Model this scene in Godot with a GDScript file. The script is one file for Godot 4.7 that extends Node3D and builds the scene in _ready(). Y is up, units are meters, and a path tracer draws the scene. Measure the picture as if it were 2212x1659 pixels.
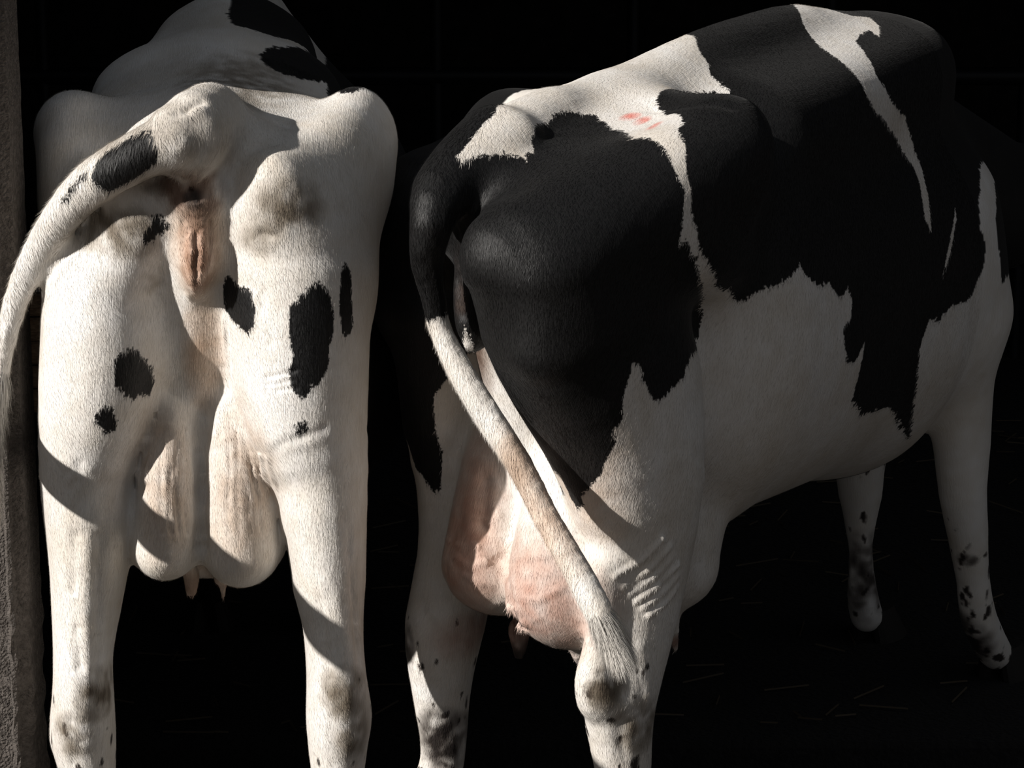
extends Node3D
# Two Holstein cows seen from behind in the open front of a dark barn, low sun from the left.

const HAIRS := 280000
const FINE := true
const CELL := 0.012
const BLOCK := 8

func _ready() -> void:
	setup_light_and_camera()
	build_barn()
	build_post_and_fence()
	build_back_of_barn()
	build_cows()

# ------------------------------------------------------------------ light, camera
func setup_light_and_camera() -> void:
	var cam := Camera3D.new()
	cam.name = "camera"
	cam.fov = 17.149
	cam.near = 0.05
	cam.far = 200.0
	add_child(cam)
	cam.position = Vector3(0, 1.87, 3.85)
	cam.rotation_degrees = Vector3(-12.5, 0, 0)
	cam.current = true
	var sky_mat := ProceduralSkyMaterial.new()
	sky_mat.sky_top_color = Color(0.66, 0.68, 0.71)
	sky_mat.sky_horizon_color = Color(0.42, 0.42, 0.42)
	sky_mat.ground_horizon_color = Color(0.40, 0.38, 0.35)
	sky_mat.ground_bottom_color = Color(0.22, 0.19, 0.16)
	sky_mat.sun_angle_max = 0.0
	sky_mat.energy_multiplier = SKY_ENERGY
	var sky := Sky.new()
	sky.sky_material = sky_mat
	var env := Environment.new()
	env.background_mode = Environment.BG_SKY
	env.sky = sky
	env.tonemap_mode = Environment.TONE_MAPPER_LINEAR
	env.tonemap_exposure = EXPOSURE
	env.sdfgi_enabled = true
	env.ssao_enabled = true
	env.ssil_enabled = true
	var we := WorldEnvironment.new()
	we.name = "environment"
	we.environment = env
	add_child(we)
	var sun := DirectionalLight3D.new()
	sun.name = "sun"
	sun.light_color = Color(1.0, 0.98, 0.955)
	sun.light_energy = SUN_ENERGY
	sun.light_angular_distance = 0.55
	sun.shadow_enabled = true
	sun.sky_mode = DirectionalLight3D.SKY_MODE_LIGHT_ONLY
	add_child(sun)
	sun.look_at_from_position(TO_SUN * 10.0, Vector3.ZERO, Vector3.UP)

const SKY_ENERGY := 0.40
const EXPOSURE := 1.0
const SUN_ENERGY := 1.9
const TO_SUN := Vector3(-1.45, 0.88, 1.0)

# ------------------------------------------------------------------ helpers
func plain(c: Color, rough := 0.9) -> StandardMaterial3D:
	var m := StandardMaterial3D.new()
	m.albedo_color = c
	m.roughness = rough
	return m

func noise_tex(size: int, freq: float, seed_: int, lo: Color, hi: Color, oct := 5, normal := false) -> NoiseTexture2D:
	var f := FastNoiseLite.new()
	f.seed = seed_
	f.frequency = freq
	f.fractal_octaves = oct
	var t := NoiseTexture2D.new()
	t.width = size
	t.height = size
	t.seamless = true
	t.noise = f
	if normal:
		t.as_normal_map = true
	else:
		var g := Gradient.new()
		g.set_color(0, lo)
		g.set_color(1, hi)
		t.color_ramp = g
	return t

func streak_image(seed_: int, stretch: int) -> ImageTexture:
	# hair-like streaks: noise stretched along v, two octaves of width laid over each other
	var f := FastNoiseLite.new()
	f.seed = seed_
	f.frequency = 0.11
	f.fractal_octaves = 3
	var a := f.get_seamless_image(1024, 1024 / stretch)
	a.resize(1024, 1024, Image.INTERPOLATE_CUBIC)
	a.convert(Image.FORMAT_RGBA8)
	f.seed = seed_ + 7
	f.frequency = 0.03
	var b := f.get_seamless_image(1024, 1024 / 4)
	b.resize(1024, 1024, Image.INTERPOLATE_CUBIC)
	b.convert(Image.FORMAT_RGBA8)
	var px := b.get_data()
	for i in px.size() / 4:
		px[i * 4 + 3] = 110
	var b2 := Image.create_from_data(1024, 1024, false, Image.FORMAT_RGBA8, px)
	a.blend_rect(b2, Rect2i(0, 0, 1024, 1024), Vector2i.ZERO)
	return ImageTexture.create_from_image(a)

func tag(o: Node, label: String, category := "", group := "", kind := "") -> void:
	if label: o.set_meta("label", label)
	if category: o.set_meta("category", category)
	if group: o.set_meta("group", group)
	if kind: o.set_meta("kind", kind)

func put(called: String, mesh: Mesh, mat: Material, parent: Node = null, at := Vector3.ZERO, rot := Vector3.ZERO) -> MeshInstance3D:
	var o := MeshInstance3D.new()
	o.name = called
	o.mesh = mesh
	o.material_override = mat
	o.position = at
	o.rotation = rot
	(parent if parent else self).add_child(o, true)
	return o

func base(called: String, at: Vector3, turn := 0.0) -> Node3D:
	var o := Node3D.new()
	o.name = called
	o.position = at
	o.rotation.y = turn
	add_child(o, true)
	return o

# a box with chamfered edges (size s, chamfer c), roughened a little so that edges wobble
func chamfer_box(s: Vector3, c: float, wobble := 0.0, seed_ := 1, cuts := 1) -> ArrayMesh:
	var st := SurfaceTool.new()
	st.begin(Mesh.PRIMITIVE_TRIANGLES)
	var rng := FastNoiseLite.new()
	rng.seed = seed_
	rng.frequency = 6.0
	var h := s * 0.5
	# rings along the longest axis
	var ax := 0
	if s.y > s.x and s.y >= s.z: ax = 1
	elif s.z > s.x: ax = 2
	var u := (ax + 1) % 3
	var v := (ax + 2) % 3
	var prof := [Vector2(-h[u] + c, -h[v]), Vector2(h[u] - c, -h[v]), Vector2(h[u], -h[v] + c), Vector2(h[u], h[v] - c), Vector2(h[u] - c, h[v]), Vector2(-h[u] + c, h[v]), Vector2(-h[u], h[v] - c), Vector2(-h[u], -h[v] + c)]
	var rings := []
	for k in cuts + 3:
		var t: float = 0.0
		var inset := 0.0
		if k == 0:
			t = -h[ax]
			inset = c
		elif k == cuts + 2:
			t = h[ax]
			inset = c
		else:
			t = lerpf(-h[ax] + c, h[ax] - c, float(k - 1) / cuts)
		var ring := PackedVector3Array()
		for q in prof:
			var p := Vector3.ZERO
			p[ax] = t
			p[u] = q.x * (1.0 - inset / h[u])
			p[v] = q.y * (1.0 - inset / h[v])
			if wobble > 0.0:
				p += Vector3(rng.get_noise_3dv(p), rng.get_noise_3dv(p + Vector3(9, 3, 1)), rng.get_noise_3dv(p + Vector3(2, 17, 5))) * wobble
			ring.append(p)
		rings.append(ring)
	for k in rings.size() - 1:
		for i in 8:
			var j := (i + 1) % 8
			quad(st, rings[k][i], rings[k][j], rings[k + 1][j], rings[k + 1][i])
	for i in range(1, 7):
		tri(st, rings[0][0], rings[0][i + 1], rings[0][i])
		tri(st, rings[-1][0], rings[-1][i], rings[-1][i + 1])
	st.generate_normals()
	return st.commit()

func tri(st: SurfaceTool, a: Vector3, b: Vector3, c: Vector3) -> void:
	st.set_smooth_group(-1)
	st.add_vertex(a)
	st.add_vertex(c)
	st.add_vertex(b)

func quad(st: SurfaceTool, a: Vector3, b: Vector3, c: Vector3, d: Vector3) -> void:
	tri(st, a, b, c)
	tri(st, a, c, d)

func struct(called: String, size: Vector3, at: Vector3, mat: Material) -> MeshInstance3D:
	var o := put(called, chamfer_box(size, 0.01), mat, null, at)
	o.set_meta("kind", "structure")
	return o


# ------------------------------------------------------------------ the barn
func build_barn() -> void:
	var dark := plain(Color(0.16, 0.15, 0.14), 0.95)
	dark.albedo_texture = noise_tex(512, 0.02, 3, Color(0.45, 0.42, 0.4), Color(1, 1, 1))
	dark.uv1_triplanar = true
	dark.uv1_world_triplanar = true
	var litter := plain(Color(0.085, 0.075, 0.066), 1.0)
	litter.albedo_texture = noise_tex(1024, 0.03, 8, Color(0.25, 0.22, 0.2), Color(1, 1, 1))
	litter.uv1_triplanar = true
	litter.uv1_world_triplanar = true
	litter.uv1_scale = Vector3(1.2, 1.2, 1.2)
	litter.heightmap_enabled = false
	litter.normal_enabled = true
	litter.normal_texture = noise_tex(1024, 0.05, 9, Color.BLACK, Color.WHITE, 5, true)
	litter.normal_scale = 1.5
	var yard := plain(Color(0.33, 0.30, 0.27), 0.95)
	yard.albedo_texture = noise_tex(512, 0.02, 12, Color(0.7, 0.68, 0.65), Color(1, 1, 1))
	yard.uv1_triplanar = true
	yard.uv1_world_triplanar = true
	struct("ground", Vector3(40, 0.3, 20), Vector3(0, -0.15, 10.3), yard)
	struct("floor", Vector3(12, 0.3, 8), Vector3(0, -0.15, -3.7), litter)
	struct("floor_bed", Vector3(11.6, 0.1, 6.2), Vector3(0, 0.04, -4.0), litter)
	struct("wall_left", Vector3(0.2, 3.6, 7.2), Vector3(-6.0, 1.8, -3.7), dark)
	struct("wall_right", Vector3(0.2, 3.6, 7.2), Vector3(6.0, 1.8, -3.7), dark)
	struct("wall_back", Vector3(12.2, 3.6, 0.2), Vector3(0, 1.8, -7.3), dark)
	struct("wall_front", Vector3(5.12, 5.2, 0.12), Vector3(-3.44, 2.6, -0.31), dark)
	struct("ceiling", Vector3(12.4, 0.2, 6.1), Vector3(0, 3.7, -4.3), dark)

func build_post_and_fence() -> void:
	var conc := plain(Color(0.40, 0.375, 0.355), 0.95)
	conc.albedo_texture = noise_tex(1024, 0.02, 21, Color(0.5, 0.48, 0.46), Color(1, 1, 1), 6)
	conc.uv1_triplanar = true
	conc.uv1_scale = Vector3(3, 3, 3)
	conc.heightmap_enabled = true
	conc.heightmap_texture = noise_tex(1024, 0.05, 22, Color.BLACK, Color.WHITE, 5)
	conc.heightmap_scale = 0.6
	var st := SurfaceTool.new()
	st.begin(Mesh.PRIMITIVE_TRIANGLES)
	# section of the concrete post: a square with a broad chamfer and a raised arris
	var sec := [Vector2(-0.13, 0.0), Vector2(-0.032, 0.0), Vector2(-0.027, 0.006), Vector2(-0.021, 0.004), Vector2(-0.018, -0.004), Vector2(0.0, -0.02), Vector2(0.0, -0.13), Vector2(-0.13, -0.13)]
	var nz := FastNoiseLite.new()
	nz.seed = 4
	nz.frequency = 9.0
	var rings := []
	for k in 261:
		var y := 5.2 * k / 260.0
		var r := PackedVector3Array()
		for q in sec:
			var p := Vector3(q.x, y, q.y)
			var a := lerpf(0.009, 0.0018, smoothstep(0.55, 0.72, y))
			p += Vector3(nz.get_noise_3dv(p * 3.0), 0, nz.get_noise_3dv(p * 3.0 + Vector3(5, 5, 5))) * a
			r.append(p)
		rings.append(r)
	for k in 260:
		for i in 8:
			var j := (i + 1) % 8
			quad(st, rings[k][i], rings[k + 1][i], rings[k + 1][j], rings[k][j])
	for i in range(1, 7):
		tri(st, rings[260][0], rings[260][i + 1], rings[260][i])
	st.generate_normals()
	var post := put("concrete_post", st.commit(), conc, null, Vector3(-0.792, 0, -0.13))
	tag(post, "weathered grey concrete post at the barn opening beside the white cow's tail", "post")

	var wood := plain(Color(0.56, 0.48, 0.40), 0.9)
	wood.albedo_texture = noise_tex(512, 0.03, 31, Color(0.5, 0.48, 0.45), Color(1, 1, 1))
	wood.uv1_triplanar = true
	wood.uv1_scale = Vector3(4, 14, 1.2)
	var fence := base("plank_fence", Vector3(-0.8205, 0.0, -0.29))
	tag(fence, "brown horizontal planks glimpsed in the gap between concrete post and white cow's thigh", "fence")
	for k in 5:
		put("plank", chamfer_box(Vector3(0.113, 0.038, 0.03), 0.004, 0.003, 40 + k, 3), wood, fence, Vector3(0, PLANK_TOP - 0.0405 * k, 0))

	var steel := plain(Color(0.45, 0.45, 0.45), 0.5)
	steel.metallic = 0.6
	var rail := base("stall_rail", Vector3(-1.05, 0.0, 0.9))
	tag(rail, "grey steel rail running out from the barn front, left of the post", "rail")
	put("bar", chamfer_box(Vector3(0.05, 0.058, 2.2), 0.012), steel, rail, Vector3(0, RAIL_Y, 0))
	put("support", chamfer_box(Vector3(0.05, RAIL_Y, 0.05), 0.01), steel, rail, Vector3(0, RAIL_Y / 2, 1.0))

const RAIL_Y := 1.06
const PLANK_TOP := 1.088


func build_back_of_barn() -> void:
	# a tubular feed barrier across the barn, well behind the cows, and straw left on the bedding
	var steel := plain(Color(0.10, 0.105, 0.115), 0.55)
	steel.metallic = 0.5
	var barrier := base("feed_barrier", Vector3(0.4, 0.09, -4.6))
	tag(barrier, "dark tubular steel feed barrier in the shadow behind both cows", "barrier")
	for k in 3:
		put("rail", tube(0.03, 5.6), steel, barrier, Vector3(0, [0.35, 0.95, 1.45][k], 0), Vector3(0, 0, PI / 2))
	for k in 9:
		put("upright", tube(0.022, 1.5), steel, barrier, Vector3(-2.6 + 0.65 * k, 0.75, 0))
	var straw := plain(Color(0.24, 0.20, 0.14), 0.8)
	straw.cull_mode = BaseMaterial3D.CULL_DISABLED
	var rng := RandomNumberGenerator.new()
	rng.seed = 51
	var st := SurfaceTool.new()
	st.begin(Mesh.PRIMITIVE_TRIANGLES)
	for k in 500:
		var p := Vector3(rng.randf_range(-1.2, 2.2), 0.095, rng.randf_range(-4.0, -0.95))
		if k % 6 == 0:
			p = Vector3(rng.randf_range(-0.3, 1.0), 0.004, rng.randf_range(-0.88, 0.3))
		var a := rng.randf() * TAU
		var d := Vector3(cos(a), rng.randf_range(0.0, 0.15), sin(a)) * rng.randf_range(0.03, 0.11)
		var s := Vector3(-sin(a), 0, cos(a)) * 0.0022
		var up := Vector3(0, 0.003, 0)
		quad(st, p - s, p + up, p + d + up, p + d - s)
		quad(st, p + up, p + s, p + d + s, p + d + up)
	st.generate_normals()
	var o := put("straw", st.commit(), straw)
	tag(o, "loose straw scattered over the dark barn floor under the cows", "straw", "", "stuff")

func tube(r: float, length: float) -> CylinderMesh:
	var c := CylinderMesh.new()
	c.top_radius = r
	c.bottom_radius = r
	c.height = length
	c.radial_segments = 14
	return c


# ------------------------------------------------------------------ animals
# A field of joined tapered elliptical bones, meshed as surface nets.
class Field:
	var A := PackedVector3Array()
	var Wd := PackedVector3Array()
	var Ud := PackedVector3Array()
	var Vd := PackedVector3Array()
	var ln := PackedFloat32Array()
	var il := PackedFloat32Array()
	var r0 := PackedVector2Array()
	var r1 := PackedVector2Array()
	var kk := PackedFloat32Array()
	var op := PackedInt32Array()
	var gr := PackedInt32Array()
	var lo := Vector3(1e9, 1e9, 1e9)
	var hi := Vector3(-1e9, -1e9, -1e9)

	func B(ax: float, ay: float, az: float, bx: float, by: float, bz: float, ua: float, va: float, ub: float, vb: float, hx: float, hy: float, hz: float, k := 0.03, o := 0, g := 0) -> void:
		var a := Vector3(ax, ay, az)
		var b := Vector3(bx, by, bz)
		var h := Vector3(hx, hy, hz)
		var w := b - a
		var n := w.length()
		if n < 1e-5:
			w = Vector3.UP if absf(h.y) < 0.9 else Vector3.BACK
		w = w.normalized()
		var u := (h - w * h.dot(w)).normalized()
		A.append(a)
		Wd.append(w)
		Ud.append(u)
		Vd.append(w.cross(u))
		ln.append(n)
		il.append(1.0 / n if n > 1e-5 else 0.0)
		r0.append(Vector2(ua, va))
		r1.append(Vector2(ub, vb))
		kk.append(k)
		op.append(o)
		gr.append(g)
		if o == 0:
			var m := maxf(maxf(ua, va), maxf(ub, vb)) + 0.03
			lo = lo.min(a.min(b) - Vector3(m, m, m))
			hi = hi.max(a.max(b) + Vector3(m, m, m))

	func one(p: Vector3, i: int) -> float:
		var q := p - A[i]
		var al := q.dot(Wd[i])
		var t := clampf(al * il[i], 0.0, 1.0)
		var r := r0[i].lerp(r1[i], t)
		var e := Vector3(q.dot(Ud[i]) / r.x, q.dot(Vd[i]) / r.y, (al - t * ln[i]) / minf(r.x, r.y))
		var k0 := e.length()
		if k0 < 0.001:
			return -minf(r.x, r.y)
		return k0 * (k0 - 1.0) / (e / Vector3(r.x, r.y, minf(r.x, r.y))).length()

	func at(p: Vector3, list: PackedInt32Array) -> float:
		# the pieces of one limb (one group) meet hard; limbs join softly
		var d := 1e9
		var limb := 1e9
		var last := -1
		for i in list:
			if last >= 0 and gr[i] != gr[last]:
				d = join(d, limb, last)
				limb = 1e9
			limb = minf(limb, one(p, i))
			last = i
		return join(d, limb, last) if last >= 0 else d

	func join(d: float, di: float, i: int) -> float:
		var k := kk[i]
		if op[i] == 0:
			var h := maxf(k - absf(d - di), 0.0)
			return minf(d, di) - h * h / (4.0 * k)
		var h := maxf(k - absf(d + di), 0.0)
		return maxf(d, -di) + h * h / (4.0 * k)

	func near(c: Vector3, reach: float) -> PackedInt32Array:
		var all := PackedInt32Array()
		for i in A.size():
			all.append(i)
		return near_of(all, c, reach)

	func near_of(among: PackedInt32Array, c: Vector3, reach: float) -> PackedInt32Array:
		var ds := PackedFloat32Array()
		var m := 1e9
		for i in among:
			var di := one(c, i)
			ds.append(di)
			if op[i] == 0:
				m = minf(m, di)
		var list := PackedInt32Array()
		if m > reach + 0.04:
			return list
		# of one limb only its pieces that can be the nearest; of other limbs those near enough to blend
		var j := 0
		while j < among.size():
			var e := j
			var gm := 1e9
			while e < among.size() and gr[among[e]] == gr[among[j]]:
				gm = minf(gm, ds[e])
				e += 1
			for q in range(j, e):
				var i := among[q]
				if ds[q] < gm + 2.0 * reach and (ds[q] < m + 2.0 * reach + kk[i] if op[i] == 0 else ds[q] < reach * 1.5 + kk[i]):
					list.append(i)
			j = e
		return list

var field: Field
var grid_n: Vector3i
var grid_o: Vector3
var blocks: Array
var outs: Array

func grow(f: Field) -> Array:
	# surface nets over the blocks that the surface crosses; returns [positions, normals, quads]
	field = f
	var bs := CELL * BLOCK
	var nb := Vector3i(((f.hi - f.lo) / bs).ceil())
	grid_o = f.lo
	grid_n = nb * BLOCK
	blocks = []
	for z in nb.z:
		for y in nb.y:
			for x in nb.x:
				blocks.append(Vector3i(x, y, z))
	outs = []
	for i in blocks.size():
		net_block(i)
	var ids := PackedInt32Array()
	ids.resize(grid_n.x * grid_n.y * grid_n.z)
	ids.fill(-1)
	var pos := PackedVector3Array()
	for o in outs:
		if o == null:
			continue
		var cells: PackedInt32Array = o[0]
		var first := pos.size()
		for i in cells.size():
			ids[cells[i]] = first + i
		pos.append_array(o[1])
	var quads := PackedInt32Array()
	for o in outs:
		if o == null:
			continue
		var q: PackedInt32Array = o[2]
		for i in range(0, q.size(), 4):
			var a := ids[q[i]]
			var b := ids[q[i + 1]]
			var c := ids[q[i + 2]]
			var d := ids[q[i + 3]]
			if a >= 0 and b >= 0 and c >= 0 and d >= 0:
				quads.append(a)
				quads.append(b)
				quads.append(c)
				quads.append(d)
	pos = relax(pos, quads, 6)
	return [pos, normals_of(pos, quads), quads]

func relax(pos: PackedVector3Array, quads: PackedInt32Array, times: int) -> PackedVector3Array:
	for k in times:
		var sum := PackedVector3Array()
		sum.resize(pos.size())
		var cnt := PackedInt32Array()
		cnt.resize(pos.size())
		for i in range(0, quads.size(), 4):
			var a := quads[i]
			var b := quads[i + 1]
			var c := quads[i + 2]
			var d := quads[i + 3]
			sum[a] += pos[b] + pos[d]
			sum[b] += pos[a] + pos[c]
			sum[c] += pos[b] + pos[d]
			sum[d] += pos[a] + pos[c]
			cnt[a] += 2
			cnt[b] += 2
			cnt[c] += 2
			cnt[d] += 2
		for i in pos.size():
			if cnt[i] > 0:
				pos[i] = pos[i].lerp(sum[i] / cnt[i], 0.5 if k % 2 == 0 else -0.52)
	return pos

func normals_of(pos: PackedVector3Array, quads: PackedInt32Array) -> PackedVector3Array:
	var nor := PackedVector3Array()
	nor.resize(pos.size())
	for i in range(0, quads.size(), 4):
		var n := (pos[quads[i + 3]] - pos[quads[i + 1]]).cross(pos[quads[i + 2]] - pos[quads[i]])
		for k in 4:
			nor[quads[i + k]] += n
	for i in nor.size():
		nor[i] = nor[i].normalized()
	return nor

func net_block(bi: int) -> void:
	# a block of 8 cells a side; its eight halves are looked at only where the surface may cross them
	var b: Vector3i = blocks[bi]
	var bs := CELL * BLOCK
	var mid := grid_o + (Vector3(b) + Vector3(0.5, 0.5, 0.5)) * bs
	var list := field.near(mid, bs * 0.87)
	if list.is_empty() or absf(field.at(mid, list)) > bs * 1.25:
		return
	var h := BLOCK / 2
	var hs := CELL * h
	for k in 8:
		var c := Vector3i(k & 1, (k >> 1) & 1, k >> 2) * h
		var part := grid_o + Vector3(b * BLOCK + c) * CELL
		var m := part + Vector3(hs, hs, hs) * 0.5
		if absf(field.at(m, list)) < hs * 1.25:
			net_part(b * BLOCK + c, part, field.near_of(list, m, hs * 0.87))

func net_part(b: Vector3i, o: Vector3, list: PackedInt32Array) -> void:
	var f := field
	var side := BLOCK / 2
	var n := side + 1
	var val := PackedFloat32Array()
	val.resize(n * n * n)
	var i := 0
	for z in n:
		for y in n:
			for x in n:
				val[i] = f.at(o + Vector3(x, y, z) * CELL, list)
				i += 1
	var cells := PackedInt32Array()
	var pos := PackedVector3Array()
	var quads := PackedInt32Array()
	var sx := grid_n.x
	var sxy := grid_n.x * grid_n.y
	var co := PackedInt32Array([0, 1, n, n + 1, n * n, n * n + 1, n * n + n, n * n + n + 1])
	var ea := PackedInt32Array([0, 2, 4, 6, 0, 1, 4, 5, 0, 1, 2, 3])
	var eb := PackedInt32Array([1, 3, 5, 7, 2, 3, 6, 7, 4, 5, 6, 7])
	for z in side:
		for y in side:
			for x in side:
				var at := x + y * n + z * n * n
				var mask := 0
				for k in 8:
					if val[at + co[k]] < 0.0:
						mask |= 1 << k
				var cell := (b.x + x) + (b.y + y) * sx + (b.z + z) * sxy
				if mask != 0 and mask != 255:
					var s := Vector3.ZERO
					var m := 0
					for k in 12:
						var va := val[at + co[ea[k]]]
						var vb := val[at + co[eb[k]]]
						if (va < 0.0) != (vb < 0.0):
							var ca := ea[k]
							var cb := eb[k]
							var pa := Vector3(ca & 1, (ca >> 1) & 1, ca >> 2)
							var pb := Vector3(cb & 1, (cb >> 1) & 1, cb >> 2)
							s += pa.lerp(pb, va / (va - vb))
							m += 1
					var p := o + (Vector3(x, y, z) + s / m) * CELL
					cells.append(cell)
					pos.append(p)
				var v0 := val[at] < 0.0
				if v0 != (val[at + 1] < 0.0):
					var q := [cell, cell - sx, cell - sx - sxy, cell - sxy]
					if v0: q.reverse()
					quads.append_array(PackedInt32Array(q))
				if v0 != (val[at + n] < 0.0):
					var q := [cell, cell - sxy, cell - sxy - 1, cell - 1]
					if v0: q.reverse()
					quads.append_array(PackedInt32Array(q))
				if v0 != (val[at + n * n] < 0.0):
					var q := [cell, cell - 1, cell - 1 - sx, cell - sx]
					if v0: q.reverse()
					quads.append_array(PackedInt32Array(q))
	if cells.size() or quads.size():
		outs.append([cells, pos, quads])

func finer(m: Array, z_min := -9.0, x_min := -9.0, z_any := 9.0) -> Array:
	# one level of subdivision that keeps the surface round (Phong tessellation on quads)
	var pos: PackedVector3Array = m[0]
	var nor: PackedVector3Array = m[1]
	var quads: PackedInt32Array = m[2]
	var seen := {}
	var n0 := pos.size()
	var out := PackedInt32Array()
	out.resize(quads.size() * 4)
	var w := 0
	for i in range(0, quads.size(), 4):
		var v := [quads[i], quads[i + 1], quads[i + 2], quads[i + 3]]
		var here := pos[v[0]]
		if not (here.z > z_any or (here.z > z_min and here.x > x_min)):
			for k in 4:
				out[w + k] = v[k]
			w += 4
			continue
		var mid := [0, 0, 0, 0]
		for k in 4:
			var a: int = v[k]
			var b: int = v[(k + 1) % 4]
			var key := mini(a, b) * n0 + maxi(a, b)
			var id: int = seen.get(key, -1)
			if id < 0:
				id = pos.size()
				seen[key] = id
				var c := (pos[a] + pos[b]) * 0.5
				c -= (nor[a] * (c - pos[a]).dot(nor[a]) + nor[b] * (c - pos[b]).dot(nor[b])) * 0.3
				pos.append(c)
				nor.append((nor[a] + nor[b]).normalized())
			mid[k] = id
		var c := Vector3.ZERO
		var nn := Vector3.ZERO
		for k in 4:
			c += pos[mid[k]] * 0.25
			nn += nor[v[k]]
		var cid := pos.size()
		pos.append(c)
		nor.append(nn.normalized())
		for k in 4:
			out[w] = v[k]
			out[w + 1] = mid[k]
			out[w + 2] = cid
			out[w + 3] = mid[(k + 3) % 4]
			w += 4
	out.resize(w)
	return [pos, nor, out]

# ---- coat
class Patch:
	var o: Vector3
	var u: Vector3
	var v: Vector3
	var n: Vector3
	var box: Rect2
	var poly: PackedVector2Array
	var lo: float
	var hi: float
	var tone: int

class Coat:
	var patches: Array[Patch] = []
	var tc := PackedVector3Array()
	var tr := PackedVector3Array()
	var tcol := PackedColorArray()
	var tn := PackedFloat32Array()
	var base_tone := 0
	var ga := PackedVector3Array()
	var gb := PackedVector3Array()
	var grd := PackedFloat32Array()
	var gh := PackedFloat32Array()
	var ta := PackedVector3Array()
	var tail_r := PackedFloat32Array()

	func tail(x: float, y: float, z: float, r: float) -> void:
		ta.append(Vector3(x, y, z))
		tail_r.append(r)

	var la := PackedVector3Array()
	var lb := PackedVector3Array()
	var lr := PackedFloat32Array()
	var lt := PackedInt32Array()
	var n1 := FastNoiseLite.new()
	var n2 := FastNoiseLite.new()
	var n3 := FastNoiseLite.new()
	var n4 := FastNoiseLite.new()
	var speck_top := 0.55

	func _init() -> void:
		n1.seed = 5
		n1.frequency = 60.0
		n1.fractal_type = FastNoiseLite.FRACTAL_NONE
		n4.seed = 9
		n4.frequency = 34.0
		n4.fractal_octaves = 2
		n2.seed = 6
		n2.frequency = 14.0
		n2.fractal_octaves = 2
		n3.seed = 7
		n3.frequency = 3.0
		n3.fractal_octaves = 3

	func patch(tone: int, o: Vector3, u: Vector3, v: Vector3, lo: float, hi: float, poly: PackedVector2Array) -> void:
		var p := Patch.new()
		p.tone = tone
		p.o = o
		p.u = u
		p.v = v
		p.n = u.cross(v)
		p.lo = lo
		p.hi = hi
		p.poly = poly
		p.box = Rect2(poly[0], Vector2.ZERO)
		for q in poly:
			p.box = p.box.expand(q)
		patches.append(p)

	func tint(x: float, y: float, z: float, rx: float, ry: float, rz: float, c: Color, noisy := 1.0) -> void:
		tc.append(Vector3(x, y, z))
		tr.append(Vector3(rx, ry, rz))
		tcol.append(c)
		tn.append(noisy)

	func limb(tone_: int, ax: float, ay: float, az: float, bx: float, by: float, bz: float, r: float) -> void:
		la.append(Vector3(ax, ay, az))
		lb.append(Vector3(bx, by, bz))
		lr.append(r)
		lt.append(tone_)

	func flow(p: Vector3, n: Vector3) -> Vector3:
		var f := Vector3(n3.get_noise_3dv(p * 2.0) * 0.5, -1.0, 0.45)
		f -= n * f.dot(n)
		return f.normalized() if f.length() > 0.01 else Vector3(0, 0, 1)

	func line(ax: float, ay: float, az: float, bx: float, by: float, bz: float, r: float, h: float) -> void:
		ga.append(Vector3(ax, ay, az))
		gb.append(Vector3(bx, by, bz))
		grd.append(r)
		gh.append(h)

	# creases and folds of the hide: pushes the fine mesh in or out along short lines
	func crease(pos: PackedVector3Array, nor: PackedVector3Array) -> PackedVector3Array:
		var buckets := {}
		for i in ga.size():
			var m := grd[i] * 2.2
			var a := (ga[i].min(gb[i]) - Vector3(m, m, m)) / 0.06
			var b := (ga[i].max(gb[i]) + Vector3(m, m, m)) / 0.06
			for x in range(floori(a.x), floori(b.x) + 1):
				for y in range(floori(a.y), floori(b.y) + 1):
					for z in range(floori(a.z), floori(b.z) + 1):
						var key := Vector3i(x, y, z)
						if not buckets.has(key):
							buckets[key] = PackedInt32Array()
						buckets[key].append(i)
		for k in pos.size():
			var p := pos[k]
			var key := Vector3i((p / 0.06).floor())
			if not buckets.has(key):
				continue
			var off := 0.0
			for i in buckets[key]:
				var d := Geometry3D.get_closest_point_to_segment(p, ga[i], gb[i]).distance_to(p) / grd[i]
				if d < 2.2:
					var v := gh[i] * exp(-d * d) * clampf(0.6 + 0.7 * n2.get_noise_3dv(p * 0.9 + ga[i] * 9.0), 0.0, 1.0)
					if absf(v) > absf(off) or signf(v) != signf(off):
						off = v if absf(v) > absf(off) else off
			pos[k] = p + nor[k] * off
		return pos

	func hair_length(p: Vector3) -> float:
		for i in ta.size() - 1:
			if absf(p.y - ta[i].y) < 0.15 and Geometry3D.get_closest_point_to_segment(p, ta[i], ta[i + 1]).distance_to(p) < 0.055:
				return 0.016
		return 0.0105

	func tone(p: Vector3, n: Vector3) -> int:
		var f := flow(p, n)
		var jag := n1.get_noise_3dv(p - f * f.dot(p) * 0.75) * 0.007 + n2.get_noise_3dv(p) * 0.006
		var q := p + f * jag
		var t := base_tone
		for a in patches:
			var d := q - a.o
			var uv := Vector2(d.dot(a.u), d.dot(a.v))
			if not a.box.has_point(uv):
				continue
			var w := d.dot(a.n)
			if w < a.lo or w > a.hi or n.dot(a.n) < -0.1:
				continue
			if Geometry2D.is_point_in_polygon(uv, a.poly):
				t = a.tone
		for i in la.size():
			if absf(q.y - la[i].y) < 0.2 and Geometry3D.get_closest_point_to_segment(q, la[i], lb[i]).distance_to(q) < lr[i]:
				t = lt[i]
		return t

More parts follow.
